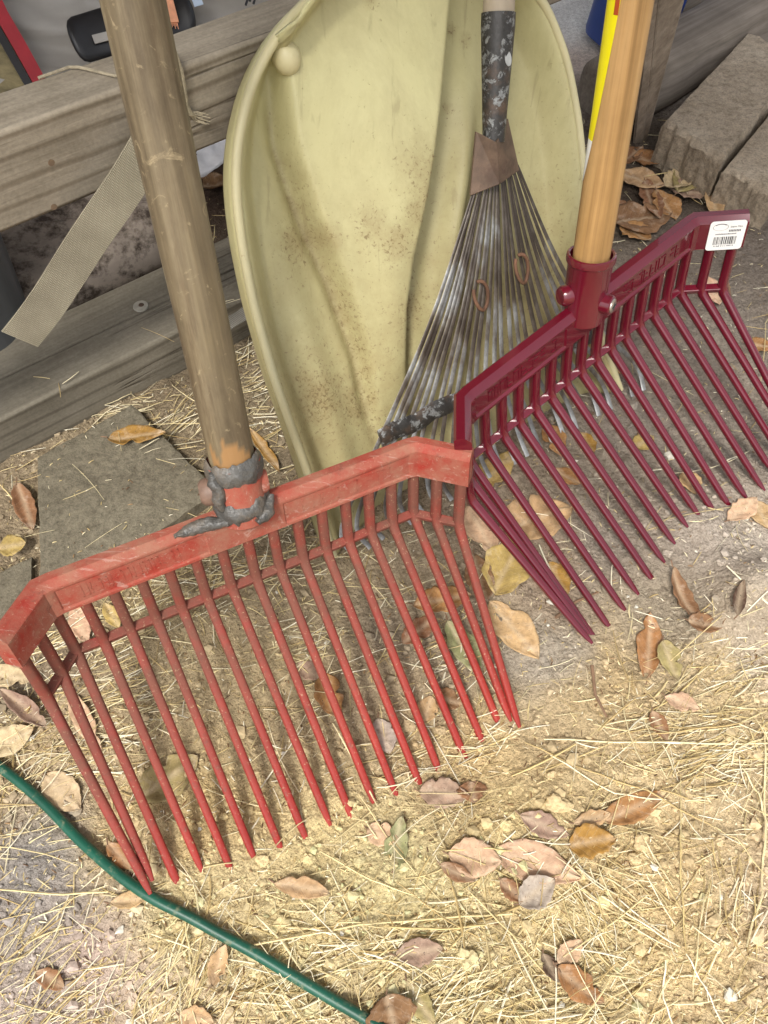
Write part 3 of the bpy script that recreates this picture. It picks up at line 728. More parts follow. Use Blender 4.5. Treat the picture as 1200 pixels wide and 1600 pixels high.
rg=[(684,-60),(676,60),(668,160),(658,250),(646,330),(634,400),(630,480),(640,600),(660,760)]
CR=np.array([st(u,v,.006) for u,v in cr]); RG=np.array([st(u,v,.012) for u,v in rg])
CR=CR[np.argsort(CR[:,1])]; RG=RG[np.argsort(RG[:,1])]
def smooth(x): x=min(1,max(0,x)); return x*x*(3-2*x)
def shovel_h(s,t,sl,sr):
    d=min(s-sl,sr-s)
    rim=RIMH*(1-smooth((d-.004)/.022)) if d<.026 else 0
    a=sm_interp(t,CR); b=sm_interp(t,RG); amp=.042*smooth((t-.02)/.27)
    h=0
    if b-a>.004:
        if s<b: h=amp*(.55*smooth((s-a)/.010)+.45*smooth((s-a)/max(.85*(b-a),.004)))
        else: h=amp*(1-smooth((s-b)/.012))
        if s<a: h=0
        gr=smooth((t-.05)/.08)*smooth((.40-t)/.06); h-=.007*math.exp(-((s-a+.004)/.006)**2)*gr+.003*math.exp(-((s-b-.017)/.006)**2)*gr
    # shallow second flute to the right of the ridge, left flute beside the rim
    c2=b+.055+.10*(.30-t)*.5; h+=.020*math.exp(-((s-c2)/.014)**2)*smooth((.37-t)/.12)*smooth((t-.02)/.1); h+=.007*math.exp(-((s-c2-.045)/.014)**2)*smooth((.33-t)/.1)*smooth((t-.02)/.1)
    c3=(sl+a)/2; h+=.009*math.exp(-((s-c3)/.018)**2)*smooth((.34-t)/.1)
    dish=.010*(1-((s-(sl+sr)/2)/max((sr-sl)/2,.01))**2)
    return h-dish+max(0,rim)
nt_,nc=110,150
V=[];Fc=[];mask=[];cm=[]
# dirt in the creases and low down; crease lines also paint in fold shade
dirtpts=[(630,270,.035),(620,330,.02),(600,360,.02),(640,300,.02),(500,370,.02),(560,350,.02),(590,380,.02),(860,65,.012),(868,92,.012),(712,45,.008),(735,60,.008),(705,170,.008),(552,12,.008),(560,640,.02),(500,620,.03),(640,480,.02),(460,380,.02)]
DP=[(st(u,v),r) for u,v,r in dirtpts]
for i in range(nt_+1):
    t=ttop*(i/nt_)
    sl=sm_interp(t,Ls); sr=sm_interp(t,Rs)
    if sr-sl<.02: m_=(sl+sr)/2; sl,sr=m_-.01,m_+.01
    row=[]
    for j in range(nc+1):
        x=j/nc; x=.5-.5*math.cos(math.pi*x) if True else x
        x=.65*x+.35*(j/nc)
        s=sl+(sr-sl)*x; h=shovel_h(s,t,sl,sr)
        tl=ttop-t; 
        if tl<.03: h=max(h,RIMH*(1-smooth((tl-.004)/.022)))
        V.append(SA+SE*s+SUP*t+SN*h)
        mk=0
        for (pp,r) in DP: mk=max(mk,math.exp(-((s-pp[0])**2+(t-pp[1])**2)/(r*r)))
        a=sm_interp(t,CR); fa=smooth((.42-t)/.12)*smooth((t-.02)/.08); mk=max(mk,.7*math.exp(-((s-a-.002)/.010)**2)*fa); b_=sm_interp(t,RG); cm.append(max(math.exp(-((s-a+.004)/.0034)**2)*fa,.8*math.exp(-((s-b_-.016)/.0045)**2)*fa))
        mask.append(mk)
for i in range(nt_):
    for j in range(nc):
        p=i*(nc+1)+j; Fc.append((p,p+1,p+nc+2,p+nc+1))
SROOT=np.array([.09,.50,0])
sv=thing('snow_shovel','large cream yellow plastic scoop shovel standing behind the leaf rake','shovel',SROOT)
blade=mesh_obj('scoop_blade',[v-SROOT for v in V],Fc,M['shovel'],sv)
at_=blade.data.attributes.new('soil_mask','FLOAT','POINT'); at_.data.foreach_set('value',mask)
at_=blade.data.attributes.new('crease','FLOAT','POINT'); at_.data.foreach_set('value',cm)
so_=blade.modifiers.new('thick','SOLIDIFY'); so_.thickness=.003; so_.offset=-1
# rolled rim along both sides and the top, with the outer wall below it
path=[]
for i in range(0,nt_+1,2):
    t=ttop*i/nt_; sl=sm_interp(t,Ls); sr=sm_interp(t,Rs)
    path.append((sl,t))
top=[(sm_interp(ttop,Ls)+ (sm_interp(ttop,Rs)-sm_interp(ttop,Ls))*k/8,ttop) for k in range(1,8)]
right=[(sm_interp(ttop*i/nt_,Rs),ttop*i/nt_) for i in range(nt_,-1,-2)]
full=path+top+right
P3=[SA+SE*s+SUP*t+SN*(RIMH-.001) for s,t in full]
# light smoothing of the outline
for _ in range(4): P3=[P3[0]]+[(P3[k-1]+2*P3[k]+P3[k+1])/4 for k in range(1,len(P3)-1)]+[P3[-1]]
MB().tube(P3,(.0038,.0042),10,up=SN).off(SROOT).obj('rolled_rim',M['rimplastic'],sv,deg=70)
wl=MB(); V=[];Fc=[]
for k,p in enumerate(P3):
    cen=SA+SE*.19+SUP*.22; out=unit((p-cen)-SN*((p-cen)@SN))
    for a,b in ((0,.0028),(-.010,.0032),(-.026,.0010),(-.042,-.004)): V.append(p+SN*a+out*b)
for k in range(len(P3)-1):
    for j in range(3): p=k*4+j; Fc.append((p,p+1,p+5,p+4))
wl.add(V,Fc).off(SROOT); ob=wl.obj('outer_wall',M['shovel'],sv,deg=70); m_=ob.modifiers.new('thick','SOLIDIFY'); m_.thickness=.002
kp=st(452,88,RIMH-.004); kc=SA+SE*kp[0]+SUP*kp[1]+SN*(RIMH-.010)
def sphere(c,r,sc=(1,1,1),n=20,m=12,M3=np.eye(3)):
    V=[];Fc=[]
    for i in range(m+1):
        th=math.pi*i/m
        for k in range(n): ph=2*math.pi*k/n; V.append(np.asarray(c)+M3@(np.array([math.sin(th)*math.cos(ph)*sc[0],math.sin(th)*math.sin(ph)*sc[1],math.cos(th)*sc[2]])*r))
    for i in range(m):
        for k in range(n): k2=(k+1)%n; Fc.append((i*n+k,i*n+k2,(i+1)*n+k2,(i+1)*n+k))
    return MB().add(V,Fc)
sphere(kc,.0108,(1,1.15,1.1),M3=np.stack([SE,SUP,SN],1)).off(SROOT).obj('rim_knob',M['rimplastic'],sv,deg=80)
# shaft continuing from the moulded ridge, above the picture
sp=SA+SE*.236+SUP*(ttop-.03)+SN*.012
MB().tube([sp,sp+SUP*.08,sp+SUP*.5],[.019,.0165,.0165],24).off(SROOT).obj('shaft',M['greywood'],sv)

# ------------------------------------------------------------------ leaf rake
RA=gz(548,862); RBp=gz(995,606); RE=unit(RBp-RA); RBK=np.array([-RE[1],RE[0],0]); RL=R_(26.5)
RUP=np.array([0,0,1])*math.cos(RL)+RBK*math.sin(RL); RN=np.cross(RE,RUP)
def rk(u,v,off=0.): return onplane(u,v,RA+RN*off,RN)
KROOT=np.array([.11,.48,0]); rake=thing('leaf_rake','rusty steel fan leaf rake with flaking paint leaning on the cream shovel','rake',KROOT)
NT=24
for k in range(NT):
    a=k/(NT-1)
    s0=rk(742+(808-742)*a,292+(258-292)*a); 
    tip=RA+(RBp-RA)*a
    # where the tine crosses the flat clip bar
    m1=rk(672+(868-672)*a,505+(400-505)*a); m2=rk(596+(935-596)*a,682+(512-682)*a)
    pts=[]
    ctrl=[s0,m1,m2,tip+RUP*.030,tip+RN*.010]
    n_=len(ctrl)
    for i in range(n_-1):
        p0=ctrl[max(i-1,0)];p1=ctrl[i];p2=ctrl[i+1];p3=ctrl[min(i+2,n_-1)]
        for q_ in range(6):
            t=q_/6; pts.append(.5*((2*p1)+(-p0+p2)*t+(2*p0-5*p1+4*p2-p3)*t*t+(-p0+3*p1-3*p2+p3)*t**3))
    pts.append(ctrl[-1])
    jit=RN*(.0012*math.sin(k*2.3)); pts=[p+jit for p in pts]
    tw=.5+.35*math.sin(k*1.7)
    wd=[(.00115+.0014*min(1,i/8),.0008) for i in range(len(pts))]
    mb=MB().tube(pts,wd,8,up=RN).off(KROOT)
    al=[i/(len(pts)-1) for i in range(len(pts)) for _ in range(8)]
    ob=mb.obj('tine',M['steel'],rake,deg=60)
    aa=ob.data.attributes.new('along','FLOAT','POINT'); aa.data.foreach_set('value',al)
# flat wavy clip bar woven across the tines
V=[];Fc=[];nb=96
for i in range(nb+1):
    a=-.012+1.02*i/nb; c=rk(597+(933-597)*a,683+(515-683)*a); wv=.0012*math.sin(a*NT*math.pi*2*.5)
    for (b,h) in ((-.0095,.0014),(-.0055,.0040+wv*.2),(.0055,.0040+wv*.2),(.0095,.0014),(.007,-.0006),(-.007,-.0006)):
        V.append(c+RUP*(b+.0012*math.sin(a*31))+RN*(h+wv*.5))
for i in range(nb):
    for j in range(6): j2=(j+1)%6; Fc.append((i*6+j,i*6+j2,(i+1)*6+j2,(i+1)*6+j))
Fc+= [tuple(range(6)),tuple(nb*6+j for j in reversed(range(6)))]
MB().add(V,Fc).off(KROOT).obj('clip_bar',M['rake'],rake,deg=50)
# folded rusty plate holding the tine roots
lt=[(744,205),(776,222),(781,288),(735,306)]; rt=[(776,222),(794,185),(812,266),(781,288)]
mb=MB()
for quad,offs in ((lt,(.003,.016,.013,.002)),(rt,(.016,.000,.001,.013))):
    f_=[rk(u,v,o) for (u,v),o in zip(quad,offs)]; b_=[p-RN*.0022 for p in f_]
    mb.add(f_+b_,[(0,3,2,1),(4,5,6,7),(0,1,5,4),(1,2,6,5),(2,3,7,6),(3,0,4,7)])
ob=mb.off(KROOT).obj('root_plate',M['rust'],rake,smooth=False); bevel(ob,.0006,2)
# ferrule and wooden shaft
f0=rk(771,222,.004); f1=rk(779,20,.004); fd=unit(f1-f0)
pts=[f0+ (f1-f0)*k/10 for k in range(11)]
fo=MB().tube(pts,[.0092+.0045*min(1,k/9) for k in range(11)],28).off(KROOT).obj('ferrule',M['rake'],rake)
MB().tube([f1-fd*.01,f1+fd*.1,f1+fd*.9],[.0126,.0126,.0126],28).off(KROOT).obj('shaft',M['greywood'],rake)
nc_=rk(790,92,.013); MB().tube([nc_,nc_+RN*.0035],[(.0035,.006),(.0033,.0055)],14).off(KROOT).obj('rivet_dimple',M['screw'],fo)
# two rusty wire rings clipped on the tines
for (u,v,rw,rh,gap) in ((752,462,.0075,.0135,.6),(816,420,.0070,.0135,.3)):
    c=rk(u,v,.004); P=[]
    for k in range(25):
        a=gap+ (2*math.pi-gap*1.2)*k/24+1.9
        P.append(c+RE*rw*math.cos(a)+RUP*rh*math.sin(a)+RN*.0012*math.sin(a*2))
    MB().tube(P,.0017,8).off(KROOT).obj('wire_ring',M['ringrust'],rake)

# ------------------------------------------------------------------ timber rail, boards, stake, timbers
TH=R_(90-52.2); DR=np.array([math.cos(TH),math.sin(TH),0]); DB=np.array([-DR[1],DR[0],0])
def beam(name,label,origin,x0,x1,y0,y1,z0,z1,mat,cat,bv=.003,sub=60,warp=.0012,seed=0,group=None):
    """box in a frame whose x runs along the beam; origin is a point on the front lower edge"""
    r=thing(name,label,cat,origin,TH,group)
    V=[];Fc=[]; xs_=np.linspace(x0,x1,sub+1)
    ring=[(y0,z0),(y0+0,z0*.5+z1*.5),(y0,z1),(y0*.5+y1*.5,z1),(y1,z1),(y1,z0)]
    for i,x in enumerate(xs_):
        for j,(y,z) in enumerate(ring):
            V.append((x,y+warp*n1d(x*5,j*3.1,seed)*2,z+warp*n1d(x*5+50,j*2.7,seed+1)*2))
    n=len(ring)
    for i in range(sub):
        for j in range(n): j2=(j+1)%n; Fc.append((i*n+j,(i+1)*n+j,(i+1)*n+j2,i*n+j2))
    Fc+= [tuple(range(n)),tuple(sub*n+j for j in reversed(range(n)))]
    o=mesh_obj({'rail':'timber'}.get('x','timber'),V,Fc,mat,r); auto_smooth(o,30); bevel(o,bv,3,40); return r,o
ra=at(0,365,.58)
rail,_=beam('timber_rail','weathered raised timber rail behind the red fork handle',(ra[0],ra[1],ra[2]),-.9,1.05,0,.046,0,.067,M['rail'],'timber rail',seed=3)
def rail_local(p): d=np.asarray(p)-ra; return np.array([d@DR,d@DB,d[2]])
for (u,v) in ((80,254),(84,323)):
    p=onplane(u,v,ra,-DB); l=rail_local(p); MB().tube([(l[0],-.0004,l[2]),(l[0],.002,l[2])],[.0024,.0024],16).obj('knot',M['knot'],rail)
lb=gz(0,725)
b2,_=beam('ground_board','front lower board on the ground, with grain lines on its sawn face',(lb[0],lb[1],0),-.7,.62,0,.0500,-.01,.055,M['board'],'board',seed=8,group='boards lying under the rail')
b1,_=beam('ground_board','rear lower board on the ground, with a pale washer on its flat top',(lb[0],lb[1],0),-.7,.60,.0520,.1040,-.01,.0535,M['board'],'board',seed=14,group='boards lying under the rail')
wp=gz(220,479,.054); d=wp-np.array([lb[0],lb[1],0]); wl_=np.array([d@DR,d@DB,.0536])
wo_=MB().tube([wl_,wl_+[0,0,.0018],wl_+[0,0,.0022]],[.0085,.0082,.007],24).obj('washer',M['washer'],b1)
MB().tube([wl_+[.001,0,.0021],wl_+[.001,0,.0029]],[.0032,.0026],14).obj('screw_head',M['rust'],wo_)
# tapered stake behind the maroon handle
stk=thing('wooden_stake','upright grey split wooden stake behind the maroon fork handle','stake',gz(1000,228))
g0=gz(1002,228); 
def pt_up(u,v,dd): return at(u,v,dd)
d0=g0[1]*c_+H*s_
Tb=[pt_up(988,225,d0),pt_up(1006,222,d0),pt_up(1016,200,d0+.03)]; du=.90
Tt=[pt_up(1012,-40,du*.92),pt_up(1034,-40,du*.9),pt_up(1082,-40,du*.94)]
mb=MB()
bk3=np.array([.01,.05,0])
A_=[Tb[0],Tb[1],Tb[2],Tb[2]*.5+Tb[0]*.5+bk3*.6]; C_=[Tt[0],Tt[1],Tt[2],Tt[2]*.5+Tt[0]*.5+bk3]
ext=[c+(c-a)*.9 for a,c in zip(A_,C_)]; low=[a-(c-a)*.12 for a,c in zip(A_,C_)]
V=low+ext; mb.add(V,[(0,1,5,4),(1,2,6,5),(2,3,7,6),(3,0,4,7),(0,3,2,1),(4,5,6,7)])
sq=mb.off(gz(1000,228)).obj('stake_body',M['stake'],stk,smooth=False); bevel(sq,.003,2)
# fallen round-ended timbers at the upper right
def log(name,label,p,q,r,mat,cat,flat=.8):
    p=np.asarray(p);q=np.asarray(q);d=q-p;L=np.linalg.norm(d);rt=thing(name,label,cat,p,math.atan2(d[1],d[0]))
    sec=superell(28,2.9); P=[(x,0,r*flat) for x in (-.01,-.006,0)]+[(L*k/14,.002*math.sin(k*1.3),r*flat) for k in range(1,14)]+[(L-.012,0,r*flat),(L-.004,0,r*flat),(L,0,r*flat)]
    R=[(r*.80,r*flat*.80),(r*.93,r*flat*.93)]+[(r,r*flat)]*(len(P)-5)+[(r,r*flat),(r*.93,r*flat*.93),(r*.78,r*flat*.78)]
    MB().tube(P,R,28,up=(0,0,1),sec=sec).obj('trunk_section',mat,rt,deg=40); return rt
l0=gz(1005,215); l1=gz(1188,92); 
log('landscape_timber','old grey round-ended landscape timber lying behind the rough concrete blocks',l0+np.array([-.05,.05,-.01]),l1+np.array([.005,.075,-.005]),.052,M['timber'],'timber',.85)
l0=gz(1010,95); l1=gz(1260,-55)
log('landscape_timber','grey timber farthest back at the top right corner, behind the other timber',l0+np.array([0,.06,-.01]),l1+np.array([0.1,.12,-.01]),.055,M['timber'],'timber',.75)

# ------------------------------------------------------------------ added unseen roof that shades the back, open to the front and right
lt=thing('added_shade_roof','dark plank roof added out of view to shade the back of the scene','added shade roof',(-.9,1.2,0))
mb=MB()
for k in range(14):
    y0=-1.62+k*.235; mb.box((-2.4,y0,1.95+.02*k),(1.35,y0+.225,1.98+.02*k))
mb.obj('shade_roof_planks',M['timber'],lt,smooth=False)
for px_,py_ in ((-2.3,1.5),(1.30,1.5),(-2.3,-1.5)): MB().box((px_-.045,py_-.045,-.02),(px_+.045,py_+.045,1.95+.02*(py_+1.6)/.235)).obj('shade_roof_post',M['timber'],lt,smooth=False)

# ------------------------------------------------------------------ concrete
def slab(name,label,corners,z0,z1,mat,cat,group=None,chip=.004,seed=0,bv=.005,nsub=44):
    C=[np.asarray(c)[:2] for c in corners]; cen=sum(C)/len(C); r=thing(name,label,cat,(cen[0],cen[1],0),0,group)
    V=[];Fc=[];n=nsub
    # gridded top with crumbled edges, then side walls
    for i in range(n+1):
        for j in range(n+1):
            a,b=i/n,j/n; p=(C[0]*(1-a)+C[1]*a)*(1-b)+(C[3]*(1-a)+C[2]*a)*b
            e=min(a,1-a,b,1-b)*n; z=z1+(.0012+chip*.12)*n1d(p[0]*90,p[1]*90,seed)*2-(chip*(1-e/1.0)*(.35+1.3*abs(n1d(p[0]*45+4,p[1]*45,seed+3))*2) if e<1 else 0)
            jx=chip*.8*n1d(p[0]*70,p[1]*70+8,seed+5)*2 if e<1 else 0
            V.append((p[0]-cen[0]+jx,p[1]-cen[1]+jx*.5,z))
    for i in range(n):
        for j in range(n): p=i*(n+1)+j; Fc.append((p,p+n+1,p+n+2,p+1))
    per=[i*(n+1) for i in range(n+1)]+[n*(n+1)+j for j in range(1,n+1)]+[i*(n+1)+n for i in range(n-1,-1,-1)]+[j for j in range(n-1,0,-1)]
    prev=per; nl=14
    for l in range(1,nl+1):
        cur=[]
        for k in per:
            x,y,z=V[k]; zz=z+(z0-z)*l/nl; rr=chip*(n1d(x*150+zz*90,y*150+zz*130,seed+7)*1.3+n1d(x*75+zz*110,y*75-zz*95,seed+9)*.45)*(1 if l<nl else 0)
            V.append((x*(1+rr*4),y*(1+rr*4),zz)); cur.append(len(V)-1)
        for k in range(len(per)):
            k2=(k+1)%len(per); Fc.append((prev[k],cur[k],cur[k2],prev[k2]))
        prev=cur
    o=mesh_obj('slab_body',V,Fc,mat,r); auto_smooth(o,50); return r
G1=gz(57,712,.02);G2=gz(205,622,.02);G3=gz(330,755,.02);G4=gz(62,862,.02)
G2=gz(205,630,.02);G3=gz(338,764,.02);G4=gz(62,958,.02)
slab('concrete_paver','flat dusty concrete paver with a fallen ochre leaf, left of the red socket',[G4,G3,G2,G1],-.01,.018,M['paver'],'paver',seed=2,chip=.002)
K2=gz(50,868,.012);K3=gz(46,965,.012);du_=(K2-gz(190,800,.012))
slab('concrete_paver','dark concrete paver corner at the left edge, above the red fork wing',[K3+unit(K3-K2)*.0,K2,K2+unit(np.array([-.83,-.56,0]))*.2,K3+unit(np.array([-.83,-.56,0]))*.2],-.01,.012,M['paver'],'paver',seed=6,chip=.002)
hb=.06
q0=gz(1037,190,hb);q1=gz(1128,250,hb);q2=gz(1203,160,hb);q3=gz(1120,62,hb)
q2=q1+unit(q2-q1)*.30; q3=q0+unit(q2-q1)*.30
slab('concrete_block','rough grey concrete block with a crumbled front face, beside the stake',[q0,q1,q2,q3],-.01,hb,M['block'],'concrete block',seed=12,chip=.009)
q0=gz(1133,258,.055);q1=gz(1215,300,.055); dv=unit(q2-q1) if False else unit(gz(1203,160,.055)-gz(1128,250,.055))
slab('concrete_block','smooth-edged concrete block at the right edge, half out of view',[q0,q1,q1+dv*.3,q0+dv*.3],-.01,.050,M['block'],'concrete block',seed=19,chip=.007)

# ------------------------------------------------------------------ webbing, cord
def ribbon(mb,path,nrm,w,th=.0011):
    V=[];Fc=[];P=[np.asarray(p,float) for p in path]; m=len(P)
    for i in range(m):
        t=unit(P[min(i+1,m-1)]-P[max(i-1,0)]); n=np.asarray(nrm[i] if isinstance(nrm,list) else nrm,float); n=unit(n-t*(n@t)); s=np.cross(t,n)
        ww=w[i] if isinstance(w,list) else w
        for a,b in ((-1,1),(1,1),(1,-1),(-1,-1)): V.append(P[i]+s*a*ww/2+n*b*th/2)
    for i in range(m-1):
        for j in range(4): j2=(j+1)%4; Fc.append((i*4+j,i*4+j2,(i+1)*4+j2,(i+1)*4+j))
    Fc+=[(3,2,1,0),tuple((m-1)*4+j for j in range(4))]
    return mb.add(V,Fc)
def place_local(mb,name,mat,parent,root,ax,nrm,smooth=True):
    """store the mesh in a frame with x along ax so that woven textures follow it"""
    ax=unit(ax); n=unit(np.asarray(nrm)-ax*(np.asarray(nrm)@ax)); y=np.cross(n,ax); Mx=np.stack([ax,y,n],1)
    mb.V=[Mx.T@(v-np.asarray(root)) for v in mb.V]
    o=mb.obj(name,mat,parent,smooth=smooth,loc=(0,0,0) if parent else root,quat=quat_from(ax,y,n)); return o
s0=onplane(258,182,ra-DB*.016,-DB); s1=onplane(30,530,ra-DB*.012,-DB); 
P=[]
for k in range(15):
    t=k/14; P.append(s0*(1-t)+s1*t+-DB*.006*math.sin(math.pi*t)+np.array([.0015,.0,0])*math.sin(t*9))
wdt=.0335
sn=unit(np.cross(P[-1]-P[1],np.array([.62,.78,-.12]))); sn=sn if sn@(CAM-s1)>0 else -sn
sn=unit(.2*sn+.8*(-DB+np.array([0,0,.25])))
mb=ribbon(MB(),P,sn,wdt*.95); o=place_local(mb,'webbing_strap',M['strap'],None,s1,P[-1]-P[1],sn); tag(o,'tan woven webbing strap hanging across the rail, its free end over the lower boards','strap')
g0=gz(345,515,.0575); g1_=gz(410,470,.0575); mb=ribbon(MB(),[g0+(g1_-g0)*k/6+np.array([0,0,.001*math.sin(k*1.5)]) for k in range(7)],(0,0,1),.017)
o=place_local(mb,'webbing_strap',M['greystrap'],None,g0,g1_-g0,(0,0,1)); tag(o,'grey woven webbing end lying on the boards beside the shovel edge','strap')
# thin cord laid over the rail and its frayed tail on the right of the handle
def rl_top(u,v): return gz(u,v,ra[2]+.0685)
P=[rl_top(60,122),rl_top(88,112),rl_top(108,105),rl_top(122,105),rl_top(140,109),rl_top(160,114),rl_top(180,119),rl_top(205,112),rl_top(235,95),rl_top(262,82)]
f2=lambda u,v:onplane(u,v,ra-DB*.0035,-DB)
P2=[f2(274,92)+np.array([0,0,.004]),f2(281,112),f2(286,140),f2(290,165),f2(297,177),f2(306,182)]
mb=MB().tube(P,.0012,8); mb.tube([P[-1]]+P2,[.0016,.0024,.0028,.0027,.0024,.0022,.0012],10)
for k in range(9):
    a=k*.7-2.6; mb.tube([P2[-2],P2[-1]+np.array([.004*math.cos(a)*.8,0,.004*math.sin(a)]),P2[-1]+np.array([.008+.003*math.cos(a),.0,-.002+.0045*math.sin(a)])],[.0006,.0004,.0003],5)
o=mb.off(P[0]).obj('jute_cord',M['cord'],None,loc=P[0]); tag(o,'thin frayed jute cord looped over the timber rail','cord')

# ------------------------------------------------------------------ things behind the rail
BD=.92; bq=np.array([0,0,0.]); bn=unit(np.array([.30,-.62,.62]))     # face of the sack towards the camera
bp0=at(120,60,BD)
def bagp(u,v,off=0.): return onplane(u,v,bp0+bn*off,bn)
bx=unit(bagp(200,60)-bagp(0,60)); by=np.cross(bn,bx)
bx0,bx1,by0,by1=-.42,.34,-.085,.36
V=[];Fc=[];n_,m_2=70,80
for side_ in (0,1):
    for i in range(n_+1):
        for j in range(m_2+1):
            a,b=i/n_,j/m_2; X=bx0+(bx1-bx0)*a; Y=by0+(by1-by0)*b
            e=min(a,1-a,b,1-b); round_=-.05*(1-smooth(e/.12))**2
            wr=.020*n1d(Y*16+X*4,X*3,61)*2+.011*math.sin(Y*95+X*14+4*n1d(X*7,Y*9,5)*2)*smooth(e/.1)+.014*n1d(Y*46+X*8,X*7,8)*2
            dpt=(round_+wr) if side_==0 else (-.16-round_)
            V.append(bp0+bx*X+by*Y+bn*dpt)
st_=(n_+1)*(m_2+1)
for i in range(n_):
    for j in range(m_2):
        p=i*(m_2+1)+j; Fc.append((p,p+m_2+1,p+m_2+2,p+1)); Fc.append((st_+p,st_+p+1,st_+p+m_2+2,st_+p+m_2+1))
for i in range(n_): 
    p=i*(m_2+1); Fc.append((p,st_+p,st_+p+m_2+1,p+m_2+1)); p+=m_2; Fc.append((p,p+m_2+1,st_+p+m_2+1,st_+p))
for j in range(m_2):
    p=j; Fc.append((p,p+1,st_+p+1,st_+p)); p=n_*(m_2+1)+j; Fc.append((p,st_+p,st_+p+1,p+1))
BROOT=np.array([bp0[0],bp0[1]+.05,0])
bag=thing('storage_bag','grey white fabric bag with a black handle and red edge tape behind the rail','bag',BROOT)
MB().add([v for v in V],Fc).off(BROOT).obj('bag_body',M['bag'],bag,deg=70)
# hay-coloured mesh corner with black and red binding
Pq=[(-260,-60),(-30,-70),(-8,10),(30,75),(62,150),(62,240),(-260,240)]
mb=MB(); fr_=[bagp(u,v,.014) for u,v in Pq]; bk_=[p-bn*.03 for p in fr_]; n=len(Pq)
mb.add(fr_+bk_,[tuple(range(n)),tuple(n+k for k in reversed(range(n)))]+[(k,n+k,n+(k+1)%n,(k+1)%n) for k in range(n)])
mb.off(BROOT).obj('mesh_corner',M['hay'],bag,smooth=False)
def strip(pts,w_,off,mat,name,th=.004):
    P=[bagp(u,v,off) for u,v in pts]; mb=ribbon(MB(),P,bn,w_,th); mb.off(BROOT); return mb.obj(name,mat,bag)
strip([(-45,-80),(-22,-30),(2,22),(30,70),(62,128),(90,190)],.0145,.021,M['bagred'],'edge_tape')
strip([(-60,-66),(-37,-18),(-13,32),(16,82),(48,138),(76,200)],.0085,.020,M['black'],'edge_tape')
# black moulded carry handle with a slot
hp=[(126,62),(160,52),(205,38),(250,27),(290,22)]
P=[bagp(u,v,.024) for u,v in hp]
hb_=MB().tube([P[0]-(P[1]-P[0])*q_ for q_ in (.42,.40,.34,.22)]+P+[P[-1]+(P[-1]-P[-2])*q_ for q_ in (.16,.26,.32,.34)],[(.004,.002),(.010,.004),(.0165,.006),(.0215,.007),(.0240,.0045),(.0245,.0045),(.0245,.0045),(.0245,.0045),(.0235,.0045),(.0205,.007),(.0155,.006),(.009,.004),(.004,.002)],24,up=bn).off(BROOT).obj('carry_handle',M['black'],bag,deg=70)
P=[bagp(u,v,.0325) for u,v in ((146,62),(170,56),(205,47),(240,37))]
mb=ribbon(MB(),P,bn,.009,.002).off(BROOT); mb.obj('handle_slot',M['bag'],hb_,smooth=False)
P=[bagp(u,v,.038) for u,v in ((254,-60),(256,-20),(262,8),(268,36))]
mb=ribbon(MB(),P,bn,[.012,.013,.0145,.0165],.004)
for k in range(9):
    a=bagp(261+1.9*k,34,.038); b=bagp(262+2.1*k+random.uniform(-1,1),40+random.uniform(0,6),.037); mb.tube([a,b],[.0008,.0003],5)
mb.off(BROOT).obj('ribbon_end',M['orange'],bag)
P=[bagp(u,v,.03) for u,v in ((301,-20),(306,-4),(311,9))]; ribbon(MB(),P,bn,.011,.0015).off(BROOT).obj('hang_tag',M['paleblue'],bag)
for (u,v,l) in ((384,8,.01),(390,2,.009),(396,6,.008)):
    a=bagp(u,v,.03); MB().tube([a,a+by*l+bx*l*.5],[.0016,.0012],6).off(BROOT).obj('stitch_mark',M['ink'],bag)
# pale sack lying under the rail
def cushion(name,label,cat,cen,ax,lx,ly,lz,mat,part,seed=0,bump_=.012,rz=None):
    rz=math.atan2(ax[1],ax[0]); r=thing(name,label,cat,(cen[0],cen[1],0),rz); V=[];Fc=[];n=40;m=24
    for i in range(m+1):
        th=math.pi*i/m
        for k in range(n):
            ph=2*math.pi*k/n; c,s=math.cos(ph),math.sin(ph); st,ct=math.sin(th),math.cos(th)
            f=lambda v,p:math.copysign(abs(v)**p,v)
            x,y,z=f(c,.45)*f(st,.5)*lx,f(s,.45)*f(st,.5)*ly,f(ct,.7)*lz
            d=bump_*n1d(x*14+z*9,y*14+z*11,seed)*2+bump_*.4*n1d(x*50,y*50+z*40,seed+2)*2
            V.append((x*(1+d*2),y*(1+d*2),z+lz*.8+d))
    for i in range(m):
        for k in range(n): k2=(k+1)%n; Fc.append((i*n+k,(i+1)*n+k,(i+1)*n+k2,i*n+k2))
    o=mesh_obj(part,V,Fc,mat,r); return r,o
sc_=lb+DB*.225+DR*.16
cushion('paper_sack','pale dirty paper sack lying on the ground under the rail','sack',sc_,DR,.17,.085,.045,M['sack'],'sack_body',seed=5,bump_=.02)
dk=at(-14,430,.72); 
